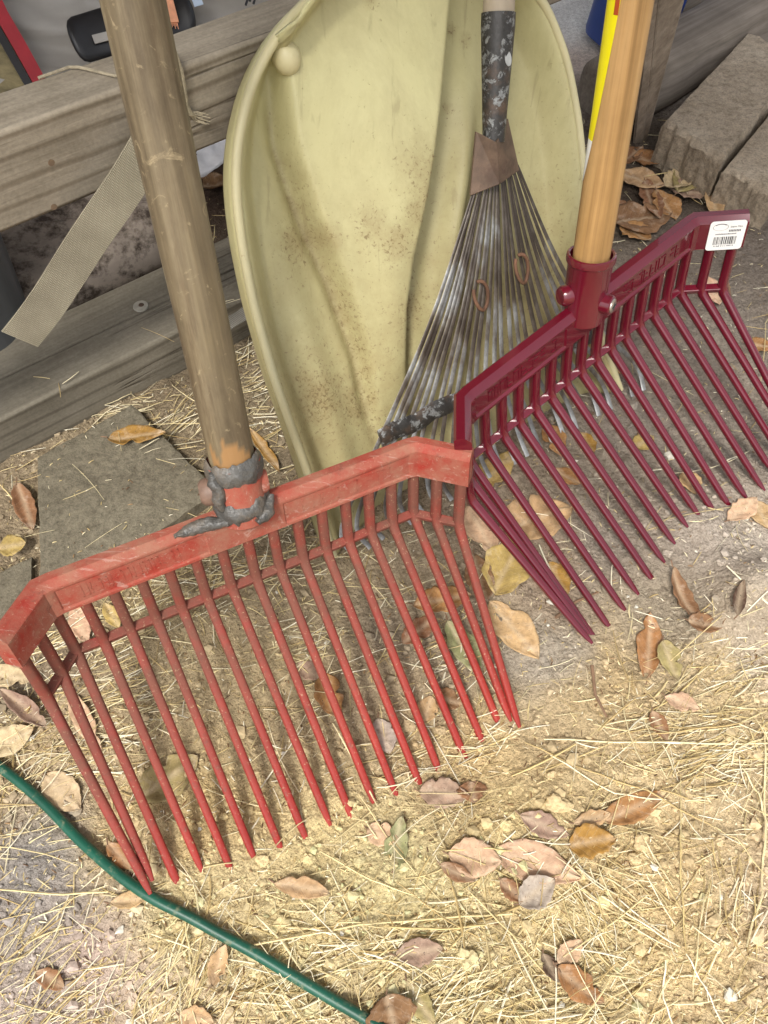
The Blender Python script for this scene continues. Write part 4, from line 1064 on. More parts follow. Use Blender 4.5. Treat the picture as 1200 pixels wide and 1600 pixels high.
def drum():
    r=thing('plastic_tub','dark grey plastic tub standing at the left edge below the rail','tub',(dk[0]-.098,dk[1]+.075,0)); V=[];Fc=[];n=48;zs=[0,.004,.05,.1,.15,dk[2]+.055]
    for i,z in enumerate(zs):
        for k in range(n): a=2*math.pi*k/n; rr=(.062+.012*z/.2)*(1+.03*n1d(math.cos(a)*4,math.sin(a)*4+z*6,9)*2); V.append((rr*math.cos(a),rr*math.sin(a),z))
    for i in range(len(zs)-1):
        for k in range(n): k2=(k+1)%n; Fc.append((i*n+k,i*n+k2,(i+1)*n+k2,(i+1)*n+k))
    Fc+=[tuple(reversed(range(n))),tuple((len(zs)-1)*n+k for k in range(n))]
    mesh_obj('tub_wall',V,Fc,M['darkbag'],r); auto_smooth(r.children[0],50)
    MB().tube([(.0745*math.cos(2*math.pi*k/40),.0745*math.sin(2*math.pi*k/40),zs[-1]) for k in range(41)],.004,8).obj('tub_rim',M['darkbag'],r)
drum()
# crumpled white wrapper with dark printing under the rail
w0=gz(292,262,.09); w1=gz(372,214,.09); r=thing('plastic_wrapper','crumpled white plastic wrapper with dark print under the rail','wrapper',((w0+w1)/2*np.array([1,1,0])))
V=[];Fc=[]; ex=unit(w1-w0); ey=np.array([-ex[1],ex[0],0]); L=np.linalg.norm(w1-w0)
for i in range(25):
    for j in range(9):
        a,b=i/24-.5,j/8-.5; p=(w0+w1)/2+ex*a*L*1.25+ey*b*.030+np.array([0,0,.006*n1d(a*8,b*5,4)*2+.02*b-.003*i/24]); V.append(p)
for i in range(24):
    for j in range(8): p=i*9+j; Fc.append((p,p+9,p+10,p+1))
rl_=np.array(r.location)
o=mesh_obj('wrapper_film',[v-rl_ for v in V],Fc,M['whiteplastic'],r); m_=o.modifiers.new('thick','SOLIDIFY'); m_.thickness=.0008
# support: it rests on a lump of soil and litter; dark printed curl
pc=gz(304,246,.0985); P=[pc+ex*.007*math.cos(a)*(1-a/9)+ey*.006*math.sin(a)*(1-a/9)+np.array([0,0,.004]) for a in np.linspace(.4,5.4,16)]
MB().tube(P,.0011,6).off(rl_).obj('print_curl',M['ink'],o)
# blue plastic jug behind the maroon handle
j0=gz(925,108); r=thing('plastic_jug','blue plastic jug standing behind the maroon fork handle','jug',j0+np.array([.062,.075,0])); V=[];Fc=[]
sec=superell(32,4); prof=[(.048,0),(.055,.004),(.057,.012),(.057,.03),(.0575,.07),(.057,.15),(.052,.18),(.03,.2),(.02,.215),(.02,.23)]
for rr,z in prof:
    for k in range(32): V.append((sec[k][0]*rr,sec[k][1]*rr,z))
for i in range(len(prof)-1):
    for k in range(32): k2=(k+1)%32; Fc.append((i*32+k,i*32+k2,(i+1)*32+k2,(i+1)*32+k))
Fc+=[tuple(reversed(range(32))),tuple((len(prof)-1)*32+k for k in range(32))]
auto_smooth(mesh_obj('jug_body',V,Fc,M['blue'],r),40)
MB().tube([(0,0,.228),(0,0,.246)],.022,24).obj('cap',M['blue'],r); MB().tube([(.03,0,.2),(.062,0,.205),(.075,0,.17),(.058,0,.12)],.008,10).obj('grip',M['blue'],r)
r.rotation_euler=(0,R_(9),R_(25))

# ------------------------------------------------------------------ green hose
hp=[(-900,740),(-640,860),(-420,960),(-260,1020),(-140,1088),(-70,1142),(0,1198),(38,1228),(78,1264),(120,1308),(160,1345),(200,1378),(245,1407),(295,1432),(345,1460),(400,1490),(455,1523),(510,1556),(560,1585),(620,1622),(700,1668),(800,1720),(930,1770),(1080,1800),(1250,1810)]
P=[]
for k,(u,v) in enumerate(hp):
    p=gp(u,v,.006); P.append(p)
for _ in range(1): P=[P[0]]+[np.array([P[k][0],P[k][1],(P[k-1][2]+P[k][2]*2+P[k+1][2])/4]) for k in range(1,len(P)-1)]+[P[-1]]
Q=[]
for i in range(len(P)-1):
    p0=P[max(i-1,0)];p1=P[i];p2=P[i+1];p3=P[min(i+2,len(P)-1)]
    for q_ in range(8): t=q_/8; Q.append(.5*((2*p1)+(-p0+p2)*t+(2*p0-5*p1+4*p2-p3)*t*t+(-p0+3*p1-3*p2+p3)*t**3))
hl=np.array([P[8][0],P[8][1],0.])
o=MB().tube(Q,.0040,18).off(hl).obj('garden_hose',M['hose'],None,loc=hl); tag(o,'thin dark green hose curving over the straw at lower left','hose')

# ------------------------------------------------------------------ leaves
COLS={'tan':(178,148,110),'pink':(192,160,132),'pale':(190,170,136),'brown':(122,92,66),'dark':(80,62,50),'orange':(152,112,72),'ochre':(152,118,60),'olive':(150,136,94),'green':(140,140,102),'mauve':(152,128,110),'grey':(162,150,138),'yellow':(172,148,92),'rust':(130,94,68)}
def leaf(u,v,ln,wd,ang,col,curl,label,seed,lift=.003,roll=0.,group='fallen leaves on the dirt',zbase=None,crumple=1.):
    rr=random.Random(seed); a=R_(ang)
    if zbase is None: c=gp(u,v,lift)
    else: c=gz(u,v,zbase+lift)
    e0=gz(u-ln/2*math.cos(a),v-ln/2*math.sin(a),c[2]); e1=gz(u+ln/2*math.cos(a),v+ln/2*math.sin(a),c[2])
    f0=gz(u+wd/2*math.sin(a),v-wd/2*math.cos(a),c[2]); f1=gz(u-wd/2*math.sin(a),v+wd/2*math.cos(a),c[2])
    L=np.linalg.norm(e1-e0); W=np.linalg.norm(f1-f0)
    d=e1-e0; yaw=math.atan2(d[1],d[0]); V=[];Fc=[];n,m=26,10; asym=rr.uniform(-.12,.12); bend=rr.uniform(-.10,.10)
    lob=rr.uniform(0,.09); lobn=rr.randint(3,6); tx=rr.uniform(-.25,.25); ph=rr.uniform(0,6)
    tip=rr.uniform(.75,1.15); bite=rr.choice((0,0,.45,.6,.3)); bt=rr.uniform(.25,.8); bs=rr.choice((-1,1))
    for i in range(n+1):
        t=i/n; w_=W/2*(math.sin(math.pi*t**(.92+asym))**.72 if 0<t<1 else 0)*(1-.25*max(0,t-.6)*tip*1.6)
        for j in range(m+1):
            s=j/m*2-1; ee=1+(lob*math.sin(t*lobn*2*math.pi+s*2+ph)+.10*n1d(t*14+seed,s*2,seed%83)*2-(bite*math.exp(-((t-bt)/.06)**2) if s*bs>0 else 0))*abs(s)
            x=(t-.5)*L; y=s*w_*ee+bend*L*(t-.5)**2*4*.35
            z=abs(s)**1.5*w_*(.16+abs(curl)*.9)*(1 if curl>=0 else -1)+curl*L*.30*((t-.5)*2)**2
            z+=crumple*(.12*W*n1d(t*3+seed,s*1.6,seed%97)*2+.05*W*n1d(t*9+seed,s*5,seed%89)*2)
            z+=tx*s*w_*(t-.5)
            V.append((x,y,z))
    for i in range(n):
        for j in range(m): p=i*(m+1)+j; Fc.append((p,p+m+1,p+m+2,p+1))
    zmin=min(q[2] for q in V); V=[(x,y,z-zmin*.55) for x,y,z in V]
    o=mesh_obj('fallen_leaf',V,Fc,M['leaf'],None,c); o.rotation_euler=(roll,rr.uniform(-.08,.08),yaw)
    sm=o.modifiers.new('thick','SOLIDIFY'); sm.thickness=.0004
    k=rr.uniform(.88,1.1); cc=lin(COLS[col]); o.color=(cc[0]*k,cc[1]*k*rr.uniform(.96,1.03),cc[2]*k,1)
    tag(o,label,'leaf',group)
    # short petiole
    if ln>45:
        MB().tube([(-L*.5,0,V[0][2]-zmin*0+.0004),(-L*.56,.001,V[0][2]+.0006),(-L*.62,.002,V[0][2])],[.0006,.0006,.0005],6).obj('leaf_stalk',M['twig'],o)
    return o
LV=[(694,1240,78,48,5,'mauve',.10,'greyish round leaf just right of the red tine tips, above the pale green leaf'),
(738,1238,34,46,80,'rust',.15,'small rust-brown curled leaf touching the right side of the greyish round leaf'),
(620,1318,88,36,-82,'green',.18,'pale green folded leaf standing out below the middle red tines'),
(598,1305,52,40,20,'pink',.1,'tan pink leaf half under the pale green folded leaf'),
(472,1387,88,36,10,'tan',.08,'lone oval tan leaf on yellow sand above the green hose'),
(655,1488,76,44,-8,'mauve',.06,'flat mauve brown leaf in the straw at bottom centre'),
(742,1342,84,62,8,'pink',.1,'broad pinkish leaf with a straw across it, left in the large leaf cluster'),
(840,1350,140,62,18,'pink',.1,'longest pinkish leaf of the cluster on the yellow sand'),
(715,1365,60,26,25,'brown',.1,'narrow brown leaf under the left of the large pinkish leaf cluster'),
(838,1394,66,52,-35,'grey',.35,'curled lobed grey leaf lying on the longest pinkish leaf'),
(800,1392,52,30,40,'rust',.1,'rust leaf edge showing below the curled lobed grey leaf'),
(850,1290,84,38,22,'mauve',.1,'mauve leaf just above the longest pinkish leaf'),
(925,1315,76,56,-10,'ochre',.08,'yellow ochre leaf with a greenish tinge on the sand'),
(925,1280,60,28,-15,'tan',.1,'small tan leaf tucked above the yellow ochre leaf'),
(992,1262,108,46,-24,'orange',.1,'orange brown leaf right of the yellow ochre leaf'),
(890,1488,52,36,-42,'pink',.25,'small pale folded leaf above the orange leaf at bottom right'),
(905,1541,92,46,38,'orange',.1,'smooth orange brown leaf near the bottom edge, tip pointing down right'),
(860,1512,52,24,60,'dark',.4,'shrivelled dark leaf left of the smooth orange leaf near the bottom edge'),
(612,1588,70,78,75,'brown',.25,'brown cupped leaf at the bottom edge beside the hose end'),
(656,1568,82,34,58,'olive',.15,'greyish olive leaf leaning on the brown cupped leaf at the bottom edge'),
(342,1508,70,28,-72,'tan',.5,'tan rolled leaf standing on edge below the hose'),
(80,1530,52,34,28,'rust',.12,'dull red-brown leaf on the pink soil at bottom left'),
(308,1592,56,40,10,'tan',.1,'tan leaf cut off by the bottom edge under the rolled leaf'),
(97,1240,78,62,45,'pale',.1,'large pale leaf on the upper side of the hose at left'),
(188,1338,54,32,48,'orange',.3,'orange brown leaf wedged between the hose and the leftmost red tine'),
(205,1406,66,26,-12,'tan',.2,'tan leaf just under the hose below the leftmost red tine tips'),
(262,1218,120,62,-34,'olive',.06,'wide olive leaf lying under the left red tines'),
(45,1112,92,32,38,'mauve',.75,'strongly curled mauve leaf left of the red fork wing'),
(18,1158,84,44,-25,'pale',.08,'pale cream leaf at the left edge under the curled mauve leaf'),
(16,1058,86,34,8,'pale',.1,'cream leaf at the left edge just below the red fork wing'),
(38,1102,28,30,70,'ochre',.2,'small ochre leaf inside the bend of the curled mauve leaf'),
(132,1128,112,32,62,'pink',.1,'long pale leaf behind the two leftmost red tines'),
(126,976,66,34,70,'pink',.1,'pinkish leaf seen through the first wide gap of the red head'),
(176,962,44,26,60,'yellow',.15,'small yellow leaf seen through the left gaps of the red head'),
(215,682,92,30,-4,'ochre',.12,'bright ochre leaf lying on the dusty concrete paver'),
(416,706,92,17,56,'ochre',.3,'narrow rolled ochre leaf between the putty collar and the shovel'),
(396,742,72,26,55,'brown',.15,'brown leaf below the narrow rolled ochre leaf'),
(42,796,72,34,72,'rust',.35,'rust brown leaf standing against the left edge of the paver'),
(20,854,44,32,-12,'yellow',.1,'pale yellow leaf on the dark corner paver'),
(515,1090,74,44,72,'orange',.2,'orange leaf under the middle red tines'),
(600,1150,58,42,70,'grey',.1,'grey leaf between two red tine ends right of centre'),
(482,1050,46,30,30,'mauve',.15,'small mauve leaf behind the middle red tines, left of the orange one'),
(690,938,92,42,-10,'orange',.1,'orange brown leaf under the right end of the red fork'),
(655,985,70,36,-40,'rust',.1,'rust leaf just below the orange leaf under the right red tines'),
(724,1012,98,42,58,'green',.12,'pale green leaf beside the rightmost red tines'),
(803,984,120,54,50,'tan',.05,'clean tan leaf with a clear midrib in the space between the two forks'),
(793,885,100,72,-62,'yellow',.3,'crumpled yellowish leaf between the forks above the clean tan leaf'),
(836,812,120,72,-18,'tan',.08,'broad tan leaf under the left maroon tines'),
(772,738,88,44,-45,'yellow',.1,'yellow leaf seen under the left end of the maroon head'),
(752,830,90,46,60,'pink',.12,'pinkish leaf behind the right edge of the red head'),
(870,905,60,36,60,'ochre',.12,'ochre leaf with a dark stalk beneath the left maroon tines'),
(748,905,74,44,75,'brown',.2,'brown leaf beside the yellowish crumpled leaf between the forks'),
(700,1095,48,36,15,'brown',.2,'brown leaf under the second rightmost red tine tip'),
(668,1110,44,34,-70,'tan',.1,'small tan leaf between red tines near the grey soil'),
(1014,1010,106,42,-86,'orange',.12,'upright pointed orange leaf in front of the maroon tine tips'),
(1046,1032,66,34,70,'olive',.12,'olive leaf right of the pointed orange leaf'),
(1068,938,100,24,62,'brown',.6,'brown curled leaf with a twisted stalk near the grey sand heap'),
(1102,976,58,30,8,'brown',.2,'brown leaf end lying below the twisted curled leaf'),
(1155,936,56,20,-80,'dark',.3,'dark leaf standing on edge in the grey sand heap'),
(1030,1135,52,24,60,'rust',.25,'rust brown leaf below the pointed orange leaf'),
(1065,1098,58,28,20,'pink',.1,'pinkish leaf in the straw at right centre'),
(1160,798,60,34,-40,'pink',.2,'pinkish leaf just below the right maroon tine tips'),
(1190,806,50,34,60,'tan',.15,'tan leaf at the right edge below the maroon tines'),
(1188,541,48,20,4,'orange',.1,'small orange leaf at the right edge beside the maroon tines'),
(886,746,46,24,28,'orange',.2,'small orange leaf between the middle maroon tines, lower'),
(866,690,52,32,62,'orange',.2,'small orange leaf between the middle maroon tines, upper'),
(916,694,40,24,60,'ochre',.2,'ochre leaf fragment behind the centre maroon tines'),
(1005,692,36,28,-30,'yellow',.1,'round yellow leaf fragment between the right maroon tines'),
(958,570,40,24,50,'ochre',.1,'ochre leaf fragment just under the maroon crossbar'),
(1078,755,40,30,60,'tan',.2,'tan leaf piece among the right maroon tine ends'),
(1112,455,52,30,60,'pink',.1,'pinkish leaf seen through the right wing of the maroon head'),
(1003,345,90,52,-12,'brown',.1,'flat brown leaf left of the maroon right wing'),
(992,365,52,30,28,'orange',.15,'bright orange leaf on dark litter beside the new wooden handle'),
(1016,315,66,30,72,'rust',.2,'rust leaf standing above the flat brown leaf'),
(1000,284,76,30,18,'tan',.12,'tan leaf right of the new handle, halfway to the block'),
(1040,322,54,32,50,'orange',.15,'orange leaf below the front of the rough block'),
(1014,252,50,24,8,'orange',.15,'orange leaf next to the foot of the stake'),
(985,245,44,22,-35,'rust',.2,'rust leaf between the new handle and the stake'),
(1084,272,84,46,-52,'olive',.12,'greyish leaf leaning on the crumbled block face'),
(1075,302,56,32,8,'mauve',.15,'mauve leaf lying under the greyish leaf at the block'),
(1126,296,58,26,6,'orange',.15,'orange leaf in front of the gap between the blocks'),
(1116,316,66,30,82,'tan',.2,'tan upright leaf just behind the maroon right corner'),
(1160,316,64,30,32,'olive',.15,'olive leaf in front of the right concrete block'),
(1060,285,52,28,-20,'pale',.2,'pale leaf between the stake and the rough block'),
(968,330,44,26,60,'rust',.2,'rust leaf touching the right side of the new handle'),
(932,270,40,26,40,'brown',.2,'brown leaf in the strip between shovel and new handle'),
(310,268,50,28,40,'rust',.3,'rust leaf in the dark litter under the wrapper'),
(340,290,46,26,-20,'brown',.3,'brown leaf in the litter beside the shovel wall'),
(330,250,40,24,10,'orange',.3,'orange leaf near the wrapper, close to the shovel'),
]
boards_ok=[]
for k,(u,v,ln,wd,ang,col,curl,lb_) in enumerate(LV):
    zb=None
    if 'paver' in lb_ and 'lying on the dusty' in lb_: zb=.019
    if 'on the dark corner' in lb_: zb=.013
    leaf(u,v,ln,wd,ang,col,curl,lb_,100+k*7,zbase=zb,lift=.003 if col!='x' else 0)

# ------------------------------------------------------------------ twigs
for (pts,lb_) in (([(868,965),(900,940),(935,925)],'thin brown twig between the forks near the ochre leaf'),([(925,1040),(930,1085),(948,1120)],'thin curved twig in front of the maroon tine tips'),([(1130,410),(1140,455),(1143,480)],'twig lying right of the maroon right wing')):
    P=[gp(u,v,.004) for u,v in pts]; o=MB().tube(P,[.0016,.0014,.0009],8).off(P[0]).obj('twig',M['twig'],None,loc=P[0]); tag(o,lb_,'twig')

# ------------------------------------------------------------------ straw, chaff and crumbs (stuff)
def in_boards(x,y):
    d=np.array([x,y])-lb[:2]; a=d@DR[:2]; b=d@DB[:2]; return -.7<a<.62 and -.0<b<.104
PAV=[G1,G2,G3,G4]
def in_quad(x,y,Q):
    s=0
    for i in range(4):
        a,b=Q[i],Q[(i+1)%4]; c=(b[0]-a[0])*(y-a[1])-(b[1]-a[1])*(x-a[0])
        if i==0: s=math.copysign(1,c)
        elif c*s<0: return False
    return True
SD=[(450,640,1.7),(430,560,1.2),(410,720,.9),(290,640,1.3),(180,670,.8),(30,830,.8),(60,900,.7),(250,940,1.3),(330,900,1.2),(450,880,1.3),(480,960,1.0),(150,1060,1.5),(60,1180,1.6),(30,1250,1.4),(220,1080,1.3),(300,1150,.6),(400,1150,.7),(560,1100,.6),(600,1250,.6),(500,1180,.7),(700,1000,.35),(640,880,.6),(330,1290,.35),(450,1350,.5),(150,1420,.8),(60,1340,.5),(60,1480,.95),(160,1550,.95),(330,1520,1.7),(450,1450,1.3),(450,1570,1.7),(600,1480,1.5),(720,1500,1.6),(760,1420,1.4),(600,1400,.8),(820,1240,.5),(900,1200,.7),(1000,1120,1.5),(1100,1180,1.6),(1180,1180,1.4),(1000,1230,1.4),(1100,1300,1.0),(1000,1340,.9),(900,1420,1.7),(980,1420,1.3),(1080,1450,.5),(1150,1400,.8),(900,1570,1.0),(1000,1550,.6),(1150,1560,.9),(760,1580,1.6),(850,960,.35),(950,1020,.8),(1050,860,.2),(950,760,.3),(1050,650,.35),(1150,450,.5),(1100,600,.35),(900,620,.4),(1180,900,.4),(1000,300,.5),(1150,340,.6),(900,150,.2),(250,330,.3),(960,250,.5),(760,700,.4),(700,760,.5),(1180,1040,1.0),(100,960,.8)]
SDX=np.array([gz(u,v)[:2] for u,v,_ in SD]); SDV=np.array([q[2] for q in SD])
def sdens(x,y):
    w_=1/(((SDX-[x,y])**2).sum(1)+.0008)**1.5; return float((w_*SDV).sum()/w_.sum())
class Strands:
    def __init__(s): s.V=[];s.F=[];s.C=[]
    def add(s,P,w_,h_,col):
        b=len(s.V); m=len(P)
        for i in range(m):
            t=P[min(i+1,m-1)]-P[max(i-1,0)]; sd=np.array([-t[1],t[0],0]); sd=sd/(np.linalg.norm(sd)+1e-9)
            tp=1 if 0<i<m-1 else .7
            s.V+= [P[i]-sd*w_*tp,P[i]+np.array([0,0,h_*1.5*tp]),P[i]+sd*w_*tp,P[i]-np.array([0,0,h_*.8])]; s.C+=[col]*4
        for i in range(m-1):
            for j in range(4): j2=(j+1)%4; s.F.append((b+i*4+j,b+(i+1)*4+j,b+(i+1)*4+j2,b+i*4+j2))
        s.F.append((b+3,b+2,b+1,b)); s.F.append(tuple(b+(m-1)*4+j for j in range(4)))
    def obj(s,name,mat,label,cat):
        me=bpy.data.meshes.new(name); me.from_pydata([tuple(v) for v in s.V],[],s.F); me.update()
        a=me.attributes.new('tint','FLOAT_COLOR','POINT'); a.data.foreach_set('color',np.array([(*c,1) for c in s.C],np.float32).reshape(-1))
        me.materials.append(mat); o=bpy.data.objects.new(name,me); COL.objects.link(o); tag(o,label,cat,kind='stuff'); return o
def surf(x,y):
    if in_quad(x,y,PAV): return .0185
    if in_boards(x,y): return .056
    return tz(x,y)
SCOL=[lin(c) for c in ((230,216,172),(220,202,152),(238,226,190),(206,184,130),(186,162,112),(242,234,208),(214,194,144))]
stw=Strands(); rr=random.Random(5); cnt=0
while cnt<4500:
    u=rr.uniform(-260,1460); v=rr.uniform(120,1800); p=gz(u,v); x,y=p[0],p[1]
    if y>1.4: continue
    far=min(1,.55/max(y+.1,.2))
    if rr.random()>(sdens(x,y)/1.7)**1.7: continue
    if in_boards(x,y) and rr.random()>.03: continue
    if in_quad(x,y,PAV) and rr.random()>.10: continue
    cnt+=1
    L=min(.11,max(.006,rr.lognormvariate(math.log(.019),.68))); a=rr.uniform(0,math.pi) if rr.random()<.6 else rr.gauss(.55,.5)
    dx,dy=math.cos(a)*L/2,math.sin(a)*L/2; lay=abs(rr.gauss(0,.0022))+.0003+(.006 if rr.random()<.10 else 0); tl=rr.gauss(0,.05); bd=rr.gauss(0,.08)*L
    za=surf(x-dx,y-dy); zc=surf(x,y); zb=surf(x+dx,y+dy); lift=max(0,zc-(za+zb)/2)*.7+lay
    if abs(za-zb)>.03: zb=za=max(za,zb)
    bd=rr.gauss(0,.035)*L
    P=[]; m=2 if L<.018 else 4
    for i in range(m+1):
        t=i/m-.5; P.append(np.array([x+2*dx*t-dy/L*bd*(1-4*t*t)*2,y+2*dy*t+dx/L*bd*(1-4*t*t)*2,za+(zb-za)*(t+.5)+lift+tl*L*t]))
    w_=rr.uniform(.0002,.0005)*(1.8 if rr.random()<.08 else 1); col=rr.choice(SCOL); k=rr.uniform(.74,1.08); stw.add(P,w_,w_*.7,tuple(c*k for c in col))
# thinner straw on the ground round about
cnt=0
while cnt<3200:
    x=rr.uniform(-1.,1.15); y=rr.uniform(-.55,.95)
    if abs(x)<.27+.28*max(0,y) and y>0: continue
    cnt+=1
    L=min(.09,max(.006,rr.lognormvariate(math.log(.020),.65))); a=rr.uniform(0,math.pi); dx,dy=math.cos(a)*L/2,math.sin(a)*L/2
    za,zb=surf(x-dx,y-dy),surf(x+dx,y+dy)
    if abs(za-zb)>.012: continue
    z=abs(rr.gauss(0,.002))+.001; w_=rr.uniform(.00022,.0006); k=rr.uniform(.66,.98)
    stw.add([np.array([x-dx,y-dy,za+z]),np.array([x,y,(za+zb)/2+z+.0008]),np.array([x+dx,y+dy,zb+z])],w_,w_*.6,tuple(c*k for c in rr.choice(SCOL)))
# matted clumps of parallel, partly crushed straw
CLP=[(400,600,.6),(430,660,.5),(370,560,.7),(300,650,.8),(250,690,.7),(200,650,.5),(330,900,.3),(250,930,.2),(460,880,.2),(90,1000,.4),(60,1180,.9),(170,1070,.5),(230,1110,.2),(1040,1140,.15),(1100,1180,.2),(1150,1160,.1),(1090,1210,.3),(930,1400,-.9),(900,1450,-.7),(1000,1390,-.9),(330,1530,1.1),(300,1480,1.2),(250,1560,.9),(440,1560,.4),(500,1480,.1),(600,1490,.2),(720,1520,.3),(60,1480,.8),(130,1560,.5),(760,1580,.6),(860,1590,.2),(30,950,.6),(700,1010,.4),(1150,1420,1.2),(760,1150,.3),(640,1180,.2),(480,1010,.4),(150,1190,.3),(1160,1060,.2),(980,1570,.4)]
for (u,v,a0) in CLP:
    c0=gz(u,v)
    for _ in range(28):
        x=c0[0]+rr.gauss(0,.017); y=c0[1]+rr.gauss(0,.014)
        if in_boards(x,y): continue
        a=a0+rr.gauss(0,.33); L=rr.uniform(.010,.045); dx,dy=math.cos(a)*L/2,math.sin(a)*L/2; lay=abs(rr.gauss(0,.0025))+.0005
        za,zb,zc=surf(x-dx,y-dy),surf(x+dx,y+dy),surf(x,y)
        if abs(za-zb)>.012: continue
        lift=max(0,zc-(za+zb)/2)*.7+lay; bd=rr.gauss(0,.05)*L
        P=[np.array([x+2*dx*t-dy/L*bd*(1-4*t*t)*2,y+2*dy*t+dx/L*bd*(1-4*t*t)*2,za+(zb-za)*(t+.5)+lift+rr.gauss(0,.0004)]) for t in (-.5,-.25,0,.25,.5)]
        w_=rr.uniform(.00022,.0006); k=rr.uniform(.70,1.06); stw.add(P,w_,w_*.55,tuple(c*k for c in rr.choice(SCOL)))
# some long stems that can be told apart in the picture
LONG=[[(1062,1305),(1066,1400),(1072,1488)],[(1072,1490),(1100,1540),(1135,1610)],[(1195,1150),(1196,1290),(1190,1400),(1165,1480)],[(820,1160),(920,1205),(1010,1235),(1110,1290)],[(1110,1290),(1150,1310),(1200,1372)],[(940,1400),(1000,1440),(1062,1480)],[(850,1155),(1000,1160),(1200,1162)],[(380,1480),(560,1445),(720,1432),(800,1428)],[(730,1390),(800,1460),(850,1520)],[(0,1390),(100,1398),(230,1388)],[(620,1378),(700,1440),(760,1470)],[(1160,1200),(1185,1240),(1200,1290)],[(930,1395),(945,1440),(948,1482)],[(1040,1500),(1036,1560),(1060,1620)],[(400,1430),(440,1470),(470,1515)],[(1100,1400),(1090,1480),(1082,1560)],[(560,1240),(620,1330),(690,1410)],[(500,1330),(580,1375),(650,1400)],[(760,1445),(690,1452),(600,1448)],[(520,1130),(560,1200),(590,1260)],[(860,1180),(960,1240),(1040,1250)],[(1000,1150),(1080,1140),(1160,1130)],[(0,1235),(40,1218),(75,1200)],[(215,1085),(150,1110),(90,1150)],[(690,1330),(760,1325),(800,1330)],[(880,1495),(960,1440),(1010,1400)]]
for q_ in LONG:
    C3=[gp(u,v,.0055) for u,v in q_]; P=[]
    for i in range(len(C3)-1):
        for k in range(4): P.append(C3[i]*(1-k/4)+C3[i+1]*k/4)
    P.append(C3[-1]); P=[p+np.array([0,0,.002*math.sin(i*1.7)]) for i,p in enumerate(P)]
    w_=rr.uniform(.0004,.00075); stw.add(P,w_,w_*.7,rr.choice(SCOL))
stw.obj('straw',M['straw'],'pale dry straw strewn over the dirt','straw')
# chaff: short flat bits
ch=Strands(); cnt=0
while cnt<11000:
    u=rr.uniform(-200,1400); v=rr.uniform(200,1750); p=gz(u,v); x,y=p[0],p[1]
    if y>1.2 or in_boards(x,y) or (in_quad(x,y,PAV) and rr.random()>.25): continue
    if rr.random()>(.25+sdens(x,y))/1.9: continue
    cnt+=1; L=rr.uniform(.0015,.006); a=rr.uniform(0,math.pi); dx,dy=math.cos(a)*L/2,math.sin(a)*L/2; z=surf(x,y)+.0009
    w_=rr.uniform(.0002,.0006); col=rr.choice(SCOL) if rr.random()<.75 else lin(rr.choice([(120,90,60),(96,72,50),(150,120,84)])); ch.add([np.array([x-dx,y-dy,z]),np.array([x,y,z+.0005]),np.array([x+dx,y+dy,z])],w_,w_*.5,col)
ch.obj('chaff',M['straw'],'fine chaff and broken straw bits on the soil','chaff')
# crumbs of soil and little stones
ico=[]; 
import bmesh
bm=bmesh.new(); bmesh.ops.create_icosphere(bm,subdivisions=2,radius=1); IV=np.array([v.co[:] for v in bm.verts]); IF=[tuple(v.index for v in f.verts) for f in bm.faces]; bm.free()
bm=bmesh.new(); bmesh.ops.create_icosphere(bm,subdivisions=1,radius=1); JV=np.array([v.co[:] for v in bm.verts]); JF=[tuple(v.index for v in f.verts) for f in bm.faces]; bm.free()
AV=[];AF=[];ACc=[];cnt=0
OV=np.array([(1,0,0),(-1,0,0),(0,1,0),(0,-1,0),(0,0,1),(0,0,-1.)]); OF=[(0,2,4),(2,1,4),(1,3,4),(3,0,4),(2,0,5),(1,2,5),(3,1,5),(0,3,5)]
bm=bmesh.new(); bmesh.ops.create_icosphere(bm,subdivisions=3,radius=1); LVv=np.array([v.co[:] for v in bm.verts]); LF=[tuple(v.index for v in f.verts) for f in bm.faces]; bm.free()
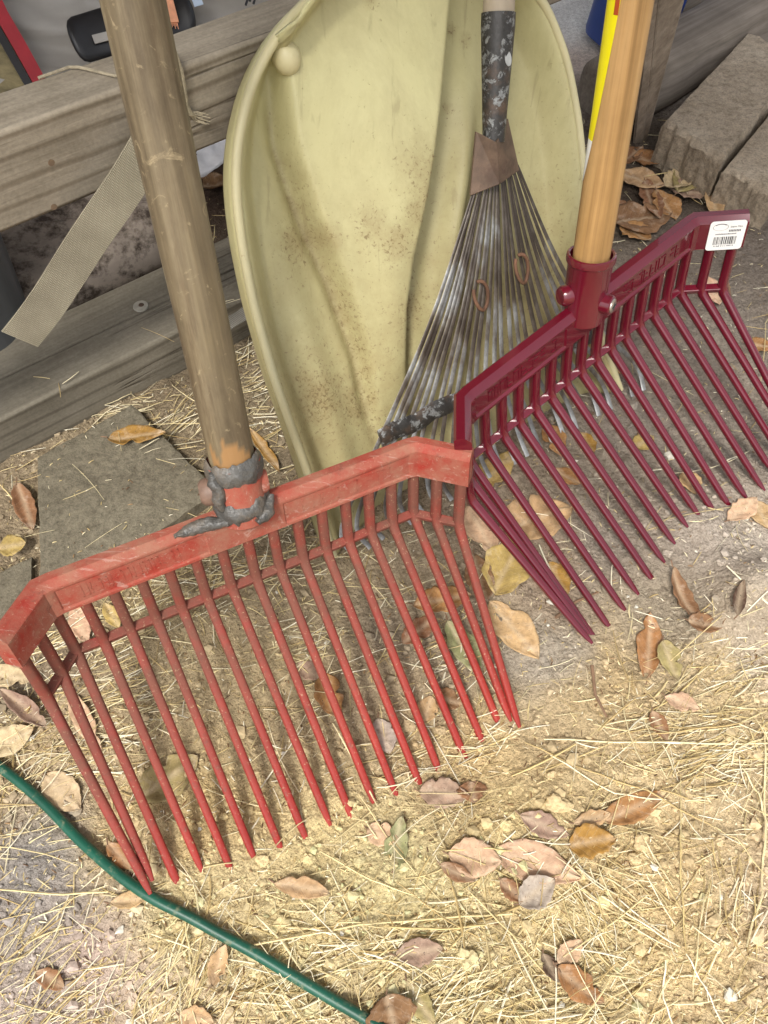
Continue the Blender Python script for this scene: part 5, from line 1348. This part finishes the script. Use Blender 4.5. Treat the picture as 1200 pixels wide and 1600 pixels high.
def crumb(x,y,r,col,big=0):
    global AV
    b=len(AV); V0,F0=((OV,OF),(JV,JF),(LVv,LF))[big]
    sc=np.array([rr.uniform(.75,1.25),rr.uniform(.75,1.25),rr.uniform(.55,.9)]); a=rr.uniform(0,6.3); ca_,sa_=math.cos(a),math.sin(a)
    sh=np.array([rr.uniform(0,9) for _ in range(3)]); z0_=surf(x,y)
    for q_ in V0:
        k=1+.22*math.sin(q_[0]*2.7+sh[0])*math.cos(q_[1]*3.1+sh[1])+.16*math.sin(q_[2]*4+q_[0]*3+sh[2])+(rr.uniform(-.22,.22) if big==0 else rr.uniform(-.12,.12) if big==1 else .10*math.sin(q_[0]*9+sh[1]*5)*math.sin(q_[1]*11+sh[2]*3)+.07*math.sin(q_[2]*19+q_[1]*13+sh[0]*7)+rr.uniform(-.035,.035))
        p=q_*sc*r*k; AV.append((x+p[0]*ca_-p[1]*sa_,y+p[0]*sa_+p[1]*ca_,z0_+p[2]+r*.22)); ACc.append(col)
    AF.extend([tuple(i+b for i in f) for f in F0])
while cnt<15000:
    u=rr.uniform(-150,1350); v=rr.uniform(560,1750); p=gz(u,v); x,y=p[0],p[1]
    if in_boards(x,y) or in_quad(x,y,PAV): continue
    sc0=soil_at(x,y); yel=(sc0[0]-sc0[2])/(sc0[0]+1e-6)
    if rr.random()>.18+yel*1.05: continue
    cnt+=1; r=min(.0055,rr.lognormvariate(math.log(.00098),.6)); k=rr.uniform(.8,1.25)
    col=tuple(min(.6,c*k*.74) for c in sc0)
    if rr.random()<.012: col=(.62,.59,.50)
    crumb(x,y,r,col,0 if r<.0013 else 1)
for (u,v,r) in ((230,970,.008),(432,780,.0),(310,935,.011),(640,1130,.008),(690,1135,.009),(870,1258,.012),(1000,1320,.008),(730,1500,.011),(990,1345,.0075),(660,1425,.0065),(480,1340,.007),(440,1440,.007),(1065,1275,.006),(905,1365,.008),(1120,1315,.008),(225,1120,.006),(260,1110,.007),(285,760,.0),(285,652,.007),(1180,1180,.008),(380,1310,.006),(410,1345,.007),(790,1290,.007),(1040,870,.006),(1115,895,.007),(860,1210,.006),(560,1345,.007),(355,1590,.007),(210,1560,.007),(1195,1330,.008),(160,985,.006)):
    if r>0:
        p=gz(u,v); sc0=soil_at(p[0],p[1]); crumb(p[0],p[1],r*.66,tuple(min(.6,c*.78) for c in sc0),2)
me=bpy.data.meshes.new('soil_crumbs'); me.from_pydata(AV,[],AF); me.update(); me.polygons.foreach_set('use_smooth',[len(p.vertices)==0 for p in me.polygons])
a=me.attributes.new('tint','FLOAT_COLOR','POINT'); a.data.foreach_set('color',np.array([(*c,1) for c in ACc],np.float32).reshape(-1))
me.materials.append(M['crumb']); o=bpy.data.objects.new('soil_crumbs',me); COL.objects.link(o); tag(o,'loose yellow soil crumbs and small stones','soil crumbs',kind='stuff')
